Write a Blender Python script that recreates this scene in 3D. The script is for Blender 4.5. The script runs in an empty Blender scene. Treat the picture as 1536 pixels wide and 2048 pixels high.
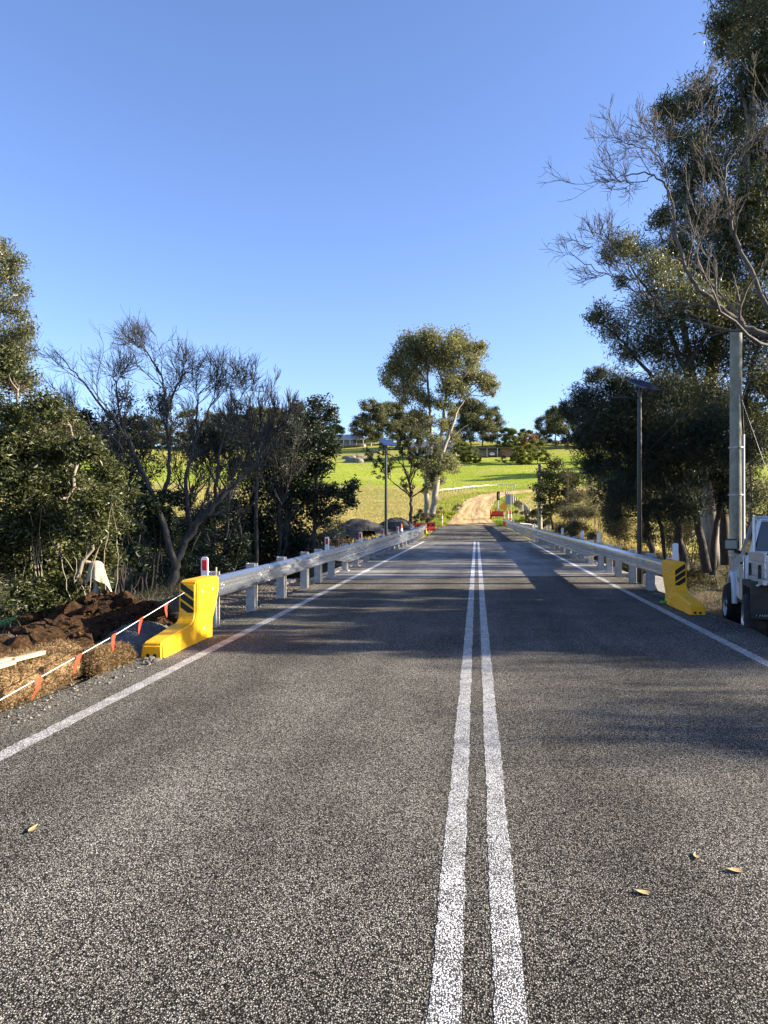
import bpy, bmesh, math, random
import numpy as np
from mathutils import Vector, Matrix, Quaternion

# ------------------------------------------------------------------ camera, sky, sun, exposure
SC = bpy.context.scene
COL = SC.collection
F = 1479.0                      # focal length in photograph pixels (1536 x 2048)
YAW = math.atan(185.0 / F)      # the lens points a little left of the road's axis
SA, CA = math.sin(YAW), math.cos(YAW)
EYE = np.array([0.0, 0.0, 1.6])
cam_data = bpy.data.cameras.new('camera')
cam_data.sensor_fit = 'VERTICAL'
cam_data.sensor_height = 36.0
cam_data.lens = 36.0 * F / 2048.0
cam_data.shift_y = 6.0 / 2048.0
cam_data.clip_start = 0.05
cam_data.clip_end = 9000.0
cam = bpy.data.objects.new('camera', cam_data)
cam.location = EYE
cam.rotation_euler = (math.radians(90), 0, YAW)
COL.objects.link(cam)
SC.camera = cam

SUN_EL = math.radians(18.5)
SUN_AZ = math.radians(7.0)      # from +X (right of the road) towards +Y
SUN_VEC = Vector((math.cos(SUN_AZ) * math.cos(SUN_EL), math.sin(SUN_AZ) * math.cos(SUN_EL), math.sin(SUN_EL)))
world = bpy.data.worlds.new('World')
SC.world = world
world.use_nodes = True
wn = world.node_tree
wn.nodes.clear()
sky = wn.nodes.new('ShaderNodeTexSky')
sky.sky_type = 'NISHITA'
sky.sun_disc = False
sky.sun_elevation = SUN_EL
sky.sun_rotation = math.radians(90) - SUN_AZ
sky.altitude = 1200
sky.air_density = 1.0
sky.dust_density = 1.6
sky.ozone_density = 2.0
bg = wn.nodes.new('ShaderNodeBackground')
bg.inputs['Strength'].default_value = 0.063
wo = wn.nodes.new('ShaderNodeOutputWorld')
tn = wn.nodes.new('ShaderNodeMix')               # the camera's white balance: one even tint over the whole sky
tn.data_type = 'RGBA'; tn.blend_type = 'MULTIPLY'; tn.inputs[0].default_value = 1.0
tn.inputs[7].default_value = (1.05, 1.09, 1.36, 1.0)
wn.links.new(sky.outputs[0], tn.inputs[6])
wn.links.new(tn.outputs[2], bg.inputs['Color'])
wn.links.new(bg.outputs[0], wo.inputs['Surface'])

sun_data = bpy.data.lights.new('sun', 'SUN')
sun_data.energy = 5.0
sun_data.angle = math.radians(0.5)
sun_data.color = (1.0, 0.89, 0.72)
sun = bpy.data.objects.new('sun', sun_data)
sun.rotation_euler = (-SUN_VEC).to_track_quat('-Z', 'Y').to_euler()
sun.location = (40, 5, 30)
COL.objects.link(sun)

SC.view_settings.view_transform = 'Standard'
SC.view_settings.look = 'None'
SC.view_settings.exposure = 2.0
SC.view_settings.gamma = 1.0
SC.view_settings.use_curve_mapping = False
SC.render.engine = 'CYCLES'
SC.cycles.max_bounces = 6
SC.cycles.diffuse_bounces = 3
SC.cycles.glossy_bounces = 3
SC.cycles.transmission_bounces = 4
SC.cycles.transparent_max_bounces = 6
SC.cycles.use_denoising = True

RNG = np.random.default_rng(11)
rnd = random.Random(5)

# ------------------------------------------------------------------ pixels, terrain
def ray(x, y):
    u = (x - 768) / F
    return np.array([-SA + u * CA, CA + u * SA, (1030 - y) / F])

def px(x, y, D):
    r = ray(x, y)
    return EYE + r * (D / r[1])

def gp(x, y, z=0.0):
    r = ray(x, y)
    return EYE + r * ((z - EYE[2]) / r[2])

def dat(x, X):
    r = ray(x, 1030)
    return X / r[0] * r[1]

def ppm(D):                      # photograph pixels per metre at distance D
    return F / D

def smooth(t):
    t = np.clip(t, 0, 1)
    return t * t * (3 - 2 * t)

_py = np.array([-80, 46, 62, 81, 105, 120, 134, 160, 200, 250, 300, 350, 400, 470, 700, 1500, 5000.])
_pz = np.array([0, 0, .1, .4, 1.3, 2.6, 4.5, 7.4, 11.7, 19.3, 28, 36, 41, 43, 41, 36, 10.])
_gy = np.arange(-80, 5000, 2.0)
_gz = np.interp(_gy, _py, _pz)
_k = np.hanning(11); _k /= _k.sum()
_gz[20:400] = np.convolve(_gz, _k, 'same')[20:400]

def road_c(y):                            # centre line of the road
    return np.interp(y, [-20, 46, 62, 82, 105, 120, 132, 140, 147, 153, 158], [0, 0, -.15, -.55, -.75, -.4, .7, 2.6, 6.5, 13, 24])

def terr(x, y):
    x = np.asarray(x, float); y = np.asarray(y, float)
    z = np.interp(y, _gy, _gz)
    far = smooth((y - 60) / 60) * np.maximum(smooth((np.abs(x - road_c(y)) - 4) / 14), smooth((y - 160) / 20))
    z = z + far * (0.9 * np.sin(x * .031 + 1.0) * np.sin(y * .027) + .35 * np.sin(x * .11 + y * .06))
    z = z - .05
    near = 1 - smooth((y - 46) / 14)
    # left batter, falls away from the road to the creek flat
    z = z - near * 1.3 * smooth((-6.2 - x) / 5.0)
    # right shoulder step and batter
    z = z - near * .27 * smooth((x - 3.78) / .34)
    z = z - near * .14 * smooth((y - 9) / 7) * smooth((x - 3.9) / .4)
    z = z - near * 1.0 * smooth((x - 8.5) / 6.0)
    c = 31.9 + .22 * np.clip(x, -40, 40)
    w = smooth((12.3 - np.abs(y - c)) / 7.0)
    z = z - 3.3 * w
    rough = smooth((np.abs(x) - 4.2) / 1.5) * (1 - smooth((y - 90) / 60))
    z = z + rough * (.07 * np.sin(x * 2.3 + 1.7 * np.sin(y * 1.1)) * np.sin(y * 1.9 + .6) + .05 * np.sin(x * 4.1 - y * 3.3))
    return z

def tz(x, y):
    return float(terr(x, y))

def hit(x, y, t0=3.0, t1=900.0):
    r = ray(x, y); r = r / r[1]
    t = np.concatenate([np.arange(t0, 150, .25), np.arange(150, t1, 1.0)])
    P = EYE[None] + r[None] * t[:, None]
    below = P[:, 2] <= terr(P[:, 0], P[:, 1])
    i = int(np.argmax(below)) if below.any() else len(t) - 1
    p = P[i].copy(); p[2] = tz(p[0], p[1])
    return p

# ------------------------------------------------------------------ objects and meshes
def tag(o, label=None, cat=None, group=None, kind=None):
    if label: o['label'] = label
    if cat: o['category'] = cat
    if group: o['group'] = group
    if kind: o['kind'] = kind
    return o

def empty(name, loc, label, cat, group=None, rz=0.0):
    o = bpy.data.objects.new(name, None)
    o.empty_display_size = .2
    o.location = [float(v) for v in loc]
    o.rotation_euler = (0, 0, rz)
    COL.objects.link(o)
    return tag(o, label, cat, group)

def wloc(o):
    p = np.zeros(3)
    while o is not None:
        p = p + np.array(o.location); o = o.parent
    return p

def link(name, me, material, parent=None, local=False):
    o = bpy.data.objects.new(name, me)
    if parent is not None:
        if not local:
            off = wloc(parent)
            n = len(me.vertices)
            co = np.empty(n * 3, np.float32); me.vertices.foreach_get('co', co)
            co = (co.reshape(-1, 3) - off[None]).astype(np.float32)
            me.vertices.foreach_set('co', co.ravel())
        o.parent = parent
    if material is not None and len(me.materials) == 0:
        me.materials.append(material)
    COL.objects.link(o)
    return o

def copy_tree(o, parent=None):
    c = o.copy(); COL.objects.link(c); c.parent = parent
    for ch in list(o.children):
        copy_tree(ch, c)
    return c

def np_mesh(name, V, faces, smooth_shade=False, tint=None):
    """faces: (n,3) or (n,4) int array, or a list of such arrays"""
    if isinstance(faces, np.ndarray): faces = [faces]
    faces = [f for f in faces if len(f)]
    me = bpy.data.meshes.new(name)
    V = np.asarray(V, np.float32)
    me.vertices.add(len(V)); me.vertices.foreach_set('co', V.ravel())
    nl = sum(f.size for f in faces); npoly = sum(len(f) for f in faces)
    me.loops.add(nl)
    me.loops.foreach_set('vertex_index', np.concatenate([f.ravel() for f in faces]).astype(np.int32))
    me.polygons.add(npoly)
    tot = np.concatenate([np.full(len(f), f.shape[1]) for f in faces])
    st = np.concatenate([[0], np.cumsum(tot)[:-1]])
    me.polygons.foreach_set('loop_start', st.astype(np.int32))
    me.polygons.foreach_set('loop_total', tot.astype(np.int32))
    me.polygons.foreach_set('use_smooth', np.full(npoly, bool(smooth_shade)))
    me.update(calc_edges=True)
    if tint is not None:
        at = me.attributes.new('tint', 'FLOAT', 'POINT')
        at.data.foreach_set('value', np.asarray(tint, np.float32))
    return me

class MB:
    """collects simple solids, builds ONE mesh"""
    def __init__(s): s.v = []; s.f = []; s.sm = []
    def raw(s, vs, fs, sm=False):
        b = len(s.v); s.v += [tuple(map(float, p)) for p in vs]
        s.f += [tuple(b + i for i in f) for f in fs]; s.sm += [sm] * len(fs)
        return s
    def box(s, c, size, rz=0.0, R=None):
        h = [a / 2 for a in size]
        pts = [(i * h[0], j * h[1], k * h[2]) for i in (-1, 1) for j in (-1, 1) for k in (-1, 1)]
        if R is None: R = Matrix.Rotation(rz, 3, 'Z')
        vs = [tuple(np.array(c) + np.array(R @ Vector(p))) for p in pts]
        return s.raw(vs, [(0, 1, 3, 2), (4, 6, 7, 5), (0, 4, 5, 1), (2, 3, 7, 6), (0, 2, 6, 4), (1, 5, 7, 3)])
    def tube(s, pts, rads, n=8, cap=True, sm=True):
        pts = [Vector(p) for p in pts]
        if not hasattr(rads, '__len__'): rads = [rads] * len(pts)
        rings = []
        for i, p in enumerate(pts):
            d = (pts[min(i + 1, len(pts) - 1)] - pts[max(i - 1, 0)]).normalized()
            a = Vector((0, 0, 1)) if abs(d.z) < .9 else Vector((1, 0, 0))
            u = d.cross(a).normalized(); w = d.cross(u)
            rings.append([p + (u * math.cos(2 * math.pi * k / n) + w * math.sin(2 * math.pi * k / n)) * rads[i] for k in range(n)])
        vs = [q for r in rings for q in r]
        fs = [(i * n + k, i * n + (k + 1) % n, (i + 1) * n + (k + 1) % n, (i + 1) * n + k) for i in range(len(pts) - 1) for k in range(n)]
        s.raw(vs, fs, sm)
        if cap:
            s.raw(rings[0], [tuple(range(n))]); s.raw(rings[-1], [tuple(reversed(range(n)))])
        return s
    def prism(s, poly, x0, x1, axis='X', taper=None):
        """poly = (a, b) points; extruded along axis X (a=y, b=z), Y (a=x, b=z) or Z (a=x, b=y)"""
        def mk(p, t):
            return {'X': (t, p[0], p[1]), 'Y': (p[0], t, p[1]), 'Z': (p[0], p[1], t)}[axis]
        n = len(poly)
        vs = [mk(p, x0) for p in poly] + [mk(p, x1) for p in (taper or poly)]
        fs = [tuple(range(n)), tuple(reversed(range(n, 2 * n)))] + [(i, n + i, n + (i + 1) % n, (i + 1) % n)[::-1] for i in range(n)]
        return s.raw(vs, fs)
    def lathe(s, prof, c=(0, 0, 0), n=16, axis='Z', sm=True):
        vs = []
        for r, h in prof:
            for k in range(n):
                a = 2 * math.pi * k / n
                p = {'Z': (r * math.cos(a), r * math.sin(a), h), 'X': (h, r * math.cos(a), r * math.sin(a)), 'Y': (r * math.cos(a), h, r * math.sin(a))}[axis]
                vs.append((c[0] + p[0], c[1] + p[1], c[2] + p[2]))
        fs = [(i * n + k, i * n + (k + 1) % n, (i + 1) * n + (k + 1) % n, (i + 1) * n + k) for i in range(len(prof) - 1) for k in range(n)]
        return s.raw(vs, fs, sm)
    def mesh(s, name='mesh', bevel=0.0, segs=2):
        me = bpy.data.meshes.new(name)
        me.from_pydata(s.v, [], s.f)
        me.polygons.foreach_set('use_smooth', s.sm)
        bm = bmesh.new(); bm.from_mesh(me)
        bmesh.ops.recalc_face_normals(bm, faces=bm.faces)
        if bevel > 0:
            bmesh.ops.remove_doubles(bm, verts=bm.verts, dist=1e-5)
            bmesh.ops.bevel(bm, geom=[e for e in bm.edges if len(e.link_faces) == 2 and e.calc_face_angle(0) > .5],
                            offset=bevel, segments=segs, affect='EDGES', clamp_overlap=True)
        bm.to_mesh(me); bm.free()
        me.update()
        return me
    def build(s, name, material, parent=None, local=False, bevel=0.0, segs=2):
        return link(name, s.mesh(name, bevel, segs), material, parent, local)

# ------------------------------------------------------------------ materials
def newmat(name):
    m = bpy.data.materials.new(name); m.use_nodes = True
    nt = m.node_tree; nt.nodes.clear()
    out = nt.nodes.new('ShaderNodeOutputMaterial')
    return m, nt, out

def nd(nt, typ, props=None, **inp):
    n = nt.nodes.new(typ)
    for k, v in (props or {}).items(): setattr(n, k, v)
    for k, v in inp.items():
        key = k.replace('_', ' ')
        sock = n.inputs[int(k[1:])] if (k[0] == 'i' and k[1:].isdigit()) else n.inputs[key]
        if isinstance(v, bpy.types.NodeSocket): nt.links.new(v, sock)
        else: sock.default_value = v
    return n

def rgb(c): return (c[0], c[1], c[2], 1.0)

def ramp(nt, fac, stops, interp='LINEAR'):
    n = nt.nodes.new('ShaderNodeValToRGB'); n.color_ramp.interpolation = interp
    e = n.color_ramp.elements
    while len(e) < len(stops): e.new(.5)
    for k, (p, c) in enumerate(stops):
        e[k].position = p; e[k].color = rgb(c) if hasattr(c, '__len__') else (c, c, c, 1)
    nt.links.new(fac, n.inputs[0])
    return n.outputs[0]

def mix(nt, fac, a, b, mode='MIX'):
    n = nt.nodes.new('ShaderNodeMix'); n.data_type = 'RGBA'; n.blend_type = mode
    for s, v in ((n.inputs[0], fac), (n.inputs[6], a), (n.inputs[7], b)):
        if isinstance(v, bpy.types.NodeSocket): nt.links.new(v, s)
        else: s.default_value = v if not hasattr(v, '__len__') else rgb(v)
    return n.outputs[2]

def mth(nt, op, a, b=0.0, c=None):
    n = nt.nodes.new('ShaderNodeMath'); n.operation = op
    for i, v in enumerate((a, b) if c is None else (a, b, c)):
        if isinstance(v, bpy.types.NodeSocket): nt.links.new(v, n.inputs[i])
        else: n.inputs[i].default_value = v
    return n.outputs[0]

def M(name, base, rough=.8, metal=0.0, var=.25, scale=6.0, bump=0.0, bscale=40.0, spec=.3, stain=None, coords='Object', coat=0.0):
    m, nt, out = newmat(name)
    tc = nd(nt, 'ShaderNodeTexCoord').outputs[coords]
    n1 = nd(nt, 'ShaderNodeTexNoise', Vector=tc, Scale=scale, Detail=6.0, Roughness=.6).outputs[0]
    lo = tuple(c * (1 - var) for c in base); hi = tuple(min(1, c * (1 + var)) for c in base)
    col = ramp(nt, n1, [(.3, lo), (.7, hi)])
    if stain:
        n2 = nd(nt, 'ShaderNodeTexNoise', Vector=tc, Scale=scale * .35, Detail=8.0, Roughness=.7).outputs[0]
        f = ramp(nt, n2, [(.48, 0.0), (.68, 1.0)])
        col = mix(nt, f, col, stain)
    bs = nd(nt, 'ShaderNodeBsdfPrincipled', Base_Color=col, Roughness=rough, Metallic=metal)
    bs.inputs['Specular IOR Level'].default_value = spec
    if coat: bs.inputs['Coat Weight'].default_value = coat
    if bump:
        n3 = nd(nt, 'ShaderNodeTexNoise', Vector=tc, Scale=bscale, Detail=5.0, Roughness=.65).outputs[0]
        b = nd(nt, 'ShaderNodeBump', Height=n3, Strength=1.0, Distance=bump)
        nt.links.new(b.outputs[0], bs.inputs['Normal'])
    nt.links.new(bs.outputs[0], out.inputs[0])
    return m

def leafM(name, dark, light, trans=.35, rough=.5, third=None):
    m, nt, out = newmat(name)
    t = nd(nt, 'ShaderNodeAttribute', dict(attribute_name='tint')).outputs['Fac']
    stops = [(0.0, dark), (1.0, light)]
    if third: stops = [(0.0, dark), (.8, light), (1.0, third)]
    col = ramp(nt, t, stops)
    bs = nd(nt, 'ShaderNodeBsdfPrincipled', Base_Color=col, Roughness=rough)
    bs.inputs['Specular IOR Level'].default_value = .35
    tr = nd(nt, 'ShaderNodeBsdfTranslucent', Color=mix(nt, 1.0, col, (1.3, 1.25, .6), 'MULTIPLY'))
    ms = nd(nt, 'ShaderNodeMixShader', Fac=trans)
    nt.links.new(bs.outputs[0], ms.inputs[1]); nt.links.new(tr.outputs[0], ms.inputs[2])
    nt.links.new(ms.outputs[0], out.inputs[0])
    return m

def barkM(name, a, b, scale=7.0, bump=.02):
    m, nt, out = newmat(name)
    pos = nd(nt, 'ShaderNodeTexCoord').outputs['Object']
    mp = nd(nt, 'ShaderNodeMapping', Vector=pos); mp.inputs['Scale'].default_value = (1, 1, .22)
    n = nd(nt, 'ShaderNodeTexNoise', Vector=mp.outputs[0], Scale=scale, Detail=8.0, Roughness=.7).outputs[0]
    col = ramp(nt, n, [(.35, a), (.62, b)])
    bs = nd(nt, 'ShaderNodeBsdfPrincipled', Base_Color=col, Roughness=.85)
    bs.inputs['Specular IOR Level'].default_value = .2
    bmp = nd(nt, 'ShaderNodeBump', Height=n, Strength=1.0, Distance=bump)
    nt.links.new(bmp.outputs[0], bs.inputs['Normal'])
    nt.links.new(bs.outputs[0], out.inputs[0])
    return m

def chip_nodes(nt, pos, scale=148.0):
    """loose sealed chips: (cell random, edge darkness, height)"""
    v = nd(nt, 'ShaderNodeTexVoronoi', dict(feature='F1'), Vector=pos, Scale=scale, Randomness=1.0)
    d = v.outputs['Distance']
    sep = nd(nt, 'ShaderNodeSeparateColor', Color=v.outputs['Color'])
    n2 = nd(nt, 'ShaderNodeTexNoise', Vector=pos, Scale=scale * .55, Detail=3.0, Roughness=.6).outputs[0]
    return sep.outputs[0], sep.outputs[1], d, n2

def asphaltM():
    m, nt, out = newmat('chip_seal')
    pos = nd(nt, 'ShaderNodeNewGeometry').outputs['Position']
    r1, r2, d, n2 = chip_nodes(nt, pos)
    stone = ramp(nt, r1, [(0.0, (.052, .047, .040)), (.3, (.140, .128, .107)), (.65, (.30, .278, .236)), (.92, (.49, .458, .395)), (1.0, (.67, .635, .56))])
    gap = ramp(nt, d, [(.30, 1.0), (.60, .10)])
    col = mix(nt, 1.0, stone, gap, 'MULTIPLY')
    big = nd(nt, 'ShaderNodeTexNoise', Vector=pos, Scale=.9, Detail=5.0, Roughness=.6).outputs[0]
    col = mix(nt, 1.0, col, ramp(nt, big, [(.3, .72), (.7, 1.2)]), 'MULTIPLY')
    mp = nd(nt, 'ShaderNodeMapping', Vector=pos); mp.inputs['Scale'].default_value = (1.0, .06, 1.0)
    trk = nd(nt, 'ShaderNodeTexNoise', Vector=mp.outputs[0], Scale=1.3, Detail=3.0).outputs[0]
    col = mix(nt, 1.0, col, ramp(nt, trk, [(.35, .78), (.65, 1.15)]), 'MULTIPLY')
    sx = nd(nt, 'ShaderNodeSeparateXYZ', Vector=pos).outputs[0]      # four polished wheel paths, 1.6 m apart
    wob = nd(nt, 'ShaderNodeTexNoise', Vector=pos, Scale=.35, Detail=2.0).outputs[0]
    wp = mth(nt, 'COSINE', mth(nt, 'MULTIPLY', mth(nt, 'ADD', sx, mth(nt, 'MULTIPLY', mth(nt, 'SUBTRACT', wob, .5), .9)), 3.927))
    col = mix(nt, 1.0, col, ramp(nt, mth(nt, 'MULTIPLY_ADD', wp, .5, .5), [(.25, .92), (.8, 1.05)]), 'MULTIPLY')
    h = mth(nt, 'ADD', mth(nt, 'MULTIPLY', mth(nt, 'SUBTRACT', 1.0, d), .7), mth(nt, 'MULTIPLY', n2, .8))
    h = mth(nt, 'ADD', h, mth(nt, 'MULTIPLY', r2, .35))
    bs = nd(nt, 'ShaderNodeBsdfPrincipled', Base_Color=col, Roughness=.9)
    bs.inputs['Specular IOR Level'].default_value = .04
    b = nd(nt, 'ShaderNodeBump', Height=h, Strength=1.0, Distance=.006)
    nt.links.new(b.outputs[0], bs.inputs['Normal'])
    nt.links.new(bs.outputs[0], out.inputs[0])
    return m

def paintM():
    m, nt, out = newmat('line_paint_on_chips')
    pos = nd(nt, 'ShaderNodeNewGeometry').outputs['Position']
    r1, r2, d, n2 = chip_nodes(nt, pos)
    big = nd(nt, 'ShaderNodeTexNoise', Vector=pos, Scale=6.0, Detail=4.0, Roughness=.6).outputs[0]
    k = mth(nt, 'ADD', mth(nt, 'MULTIPLY', d, .75), mth(nt, 'MULTIPLY', n2, .55))
    k = mth(nt, 'ADD', k, mth(nt, 'MULTIPLY', r1, .22))
    k = mth(nt, 'ADD', k, mth(nt, 'MULTIPLY', big, .34))
    f = ramp(nt, k, [(.82, 1.0), (.97, 0.0)])
    white = ramp(nt, r2, [(0.0, (.55, .54, .51)), (1.0, (.76, .75, .72))])
    col = mix(nt, f, (.06, .053, .046), white)
    h = mth(nt, 'ADD', mth(nt, 'MULTIPLY', mth(nt, 'SUBTRACT', 1.0, d), .6), mth(nt, 'MULTIPLY', n2, .7))
    bs = nd(nt, 'ShaderNodeBsdfPrincipled', Base_Color=col, Roughness=.6)
    b = nd(nt, 'ShaderNodeBump', Height=h, Strength=1.0, Distance=.005)
    nt.links.new(b.outputs[0], bs.inputs['Normal'])
    nt.links.new(bs.outputs[0], out.inputs[0])
    return m

def groundM():
    m, nt, out = newmat('ground_cover')
    pos = nd(nt, 'ShaderNodeNewGeometry').outputs['Position']
    sp = nd(nt, 'ShaderNodeSeparateXYZ', Vector=pos)
    X, Y = sp.outputs[0], sp.outputs[1]
    nA = nd(nt, 'ShaderNodeTexNoise', Vector=pos, Scale=.12, Detail=8.0, Roughness=.65).outputs[0]
    nB = nd(nt, 'ShaderNodeTexNoise', Vector=pos, Scale=1.7, Detail=8.0, Roughness=.7).outputs[0]
    nC = nd(nt, 'ShaderNodeTexNoise', Vector=pos, Scale=14.0, Detail=6.0, Roughness=.7).outputs[0]
    soil = ramp(nt, nC, [(.3, (.05, .035, .022)), (.55, (.12, .09, .06)), (.75, (.22, .18, .13))])
    litter = ramp(nt, nB, [(.35, (.03, .028, .015)), (.6, (.09, .075, .04)), (.75, (.15, .13, .07))])
    dry = ramp(nt, nB, [(.3, (.18, .155, .032)), (.5, (.35, .285, .080)), (.7, (.50, .41, .15))])
    dry = mix(nt, ramp(nt, nA, [(.42, 0.0), (.62, .75)]), dry, (.2, .23, .035))
    green = ramp(nt, nB, [(.3, (.15, .205, .014)), (.55, (.27, .33, .022)), (.75, (.42, .42, .06))])
    green = mix(nt, ramp(nt, nA, [(.45, 0.0), (.62, .75)]), green, (.34, .32, .075))
    # zones: worked soil and litter by the creek, dry pasture, green paddock
    jy = mth(nt, 'ADD', Y, mth(nt, 'MULTIPLY', mth(nt, 'SUBTRACT', nB, .5), 9.0))
    f1 = nd(nt, 'ShaderNodeMapRange', i0=jy, i1=47.0, i2=53.0).outputs[0]
    f2 = nd(nt, 'ShaderNodeMapRange', i0=mth(nt, 'ADD', Y, mth(nt, 'MULTIPLY', mth(nt, 'SUBTRACT', nA, .5), 4.0)), i1=166.0, i2=168.5).outputs[0]
    ax = mth(nt, 'ABSOLUTE', X, 0.0)
    f0 = nd(nt, 'ShaderNodeMapRange', i0=mth(nt, 'ADD', ax, mth(nt, 'MULTIPLY', mth(nt, 'SUBTRACT', nB, .5), 3.0)), i1=6.0, i2=8.5).outputs[0]
    nearc = mix(nt, f0, soil, litter)
    col = mix(nt, f1, nearc, dry)
    col = mix(nt, f2, col, green)
    # tired grass again high on the hill
    f3 = nd(nt, 'ShaderNodeMapRange', i0=jy, i1=262.0, i2=275.0).outputs[0]
    col = mix(nt, mth(nt, 'MULTIPLY', f3, .7), col, dry)
    bs = nd(nt, 'ShaderNodeBsdfPrincipled', Base_Color=col, Roughness=.95)
    bs.inputs['Specular IOR Level'].default_value = .1
    h = mth(nt, 'ADD', mth(nt, 'MULTIPLY', nB, .35), mth(nt, 'MULTIPLY', nC, .08))
    b = nd(nt, 'ShaderNodeBump', Height=h, Strength=1.0, Distance=.5)
    nt.links.new(b.outputs[0], bs.inputs['Normal'])
    nt.links.new(bs.outputs[0], out.inputs[0])
    return m

def dirtroadM():
    m, nt, out = newmat('packed_dirt')
    tc = nd(nt, 'ShaderNodeUVMap').outputs[0]
    pos = nd(nt, 'ShaderNodeNewGeometry').outputs['Position']
    mp = nd(nt, 'ShaderNodeMapping', Vector=tc); mp.inputs['Scale'].default_value = (9.0, .10, 1.0)
    n = nd(nt, 'ShaderNodeTexNoise', Vector=mp.outputs[0], Scale=1.0, Detail=4.0).outputs[0]
    n2 = nd(nt, 'ShaderNodeTexNoise', Vector=pos, Scale=3.0, Detail=8.0, Roughness=.7).outputs[0]
    col = ramp(nt, n, [(.32, (.31, .19, .075)), (.5, (.48, .33, .145)), (.68, (.60, .45, .24))])
    col = mix(nt, 1.0, col, ramp(nt, n2, [(.3, .75), (.7, 1.15)]), 'MULTIPLY')
    bs = nd(nt, 'ShaderNodeBsdfPrincipled', Base_Color=col, Roughness=.95)
    bs.inputs['Specular IOR Level'].default_value = .1
    b = nd(nt, 'ShaderNodeBump', Height=mth(nt, 'ADD', n2, n), Strength=1.0, Distance=.08)
    nt.links.new(b.outputs[0], bs.inputs['Normal'])
    nt.links.new(bs.outputs[0], out.inputs[0])
    return m

def deckM():
    m, nt, out = newmat('broomed_concrete')
    pos = nd(nt, 'ShaderNodeNewGeometry').outputs['Position']
    mp = nd(nt, 'ShaderNodeMapping', Vector=pos); mp.inputs['Scale'].default_value = (.25, 6.0, 1.0)
    br = nd(nt, 'ShaderNodeTexNoise', Vector=mp.outputs[0], Scale=4.0, Detail=6.0, Roughness=.7).outputs[0]
    mp2 = nd(nt, 'ShaderNodeMapping', Vector=pos); mp2.inputs['Scale'].default_value = (1.0, .12, 1.0)
    tr = nd(nt, 'ShaderNodeTexNoise', Vector=mp2.outputs[0], Scale=.9, Detail=5.0, Roughness=.6).outputs[0]
    st = nd(nt, 'ShaderNodeTexNoise', Vector=pos, Scale=.5, Detail=8.0, Roughness=.65).outputs[0]
    col = ramp(nt, br, [(.3, (.24, .225, .20)), (.7, (.36, .335, .30))])
    col = mix(nt, 1.0, col, ramp(nt, tr, [(.38, .55), (.6, 1.05)]), 'MULTIPLY')
    col = mix(nt, 1.0, col, ramp(nt, st, [(.4, .7), (.6, 1.05)]), 'MULTIPLY')
    bs = nd(nt, 'ShaderNodeBsdfPrincipled', Base_Color=col, Roughness=.9)
    bs.inputs['Specular IOR Level'].default_value = .06
    b = nd(nt, 'ShaderNodeBump', Height=br, Strength=1.0, Distance=.006)
    nt.links.new(b.outputs[0], bs.inputs['Normal'])
    nt.links.new(bs.outputs[0], out.inputs[0])
    return m

def yellowM():
    m, nt, out = newmat('moulded_yellow_plastic')
    tc = nd(nt, 'ShaderNodeTexCoord').outputs['Object']
    n1 = nd(nt, 'ShaderNodeTexNoise', Vector=tc, Scale=5.0, Detail=6.0, Roughness=.6).outputs[0]
    col = ramp(nt, n1, [(.3, (.80, .37, .006)), (.7, (.86, .42, .008))])
    mp = nd(nt, 'ShaderNodeMapping', Vector=tc); mp.inputs['Scale'].default_value = (1.0, .35, 2.2)
    n2 = nd(nt, 'ShaderNodeTexNoise', Vector=mp.outputs[0], Scale=7.0, Detail=9.0, Roughness=.78).outputs[0]
    col = mix(nt, ramp(nt, n2, [(.54, 0.0), (.72, .55)]), col, (.30, .16, .02))
    n3 = nd(nt, 'ShaderNodeTexNoise', Vector=tc, Scale=55.0, Detail=4.0, Roughness=.7).outputs[0]
    col = mix(nt, ramp(nt, n3, [(.66, 0.0), (.74, .6)]), col, (.14, .085, .03))
    rough = ramp(nt, n2, [(.4, .38), (.7, .7)])
    bs = nd(nt, 'ShaderNodeBsdfPrincipled', Base_Color=col, Roughness=rough)
    bs.inputs['Specular IOR Level'].default_value = .4
    b = nd(nt, 'ShaderNodeBump', Height=n1, Strength=1.0, Distance=.012)
    nt.links.new(b.outputs[0], bs.inputs['Normal'])
    nt.links.new(bs.outputs[0], out.inputs[0])
    return m

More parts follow.
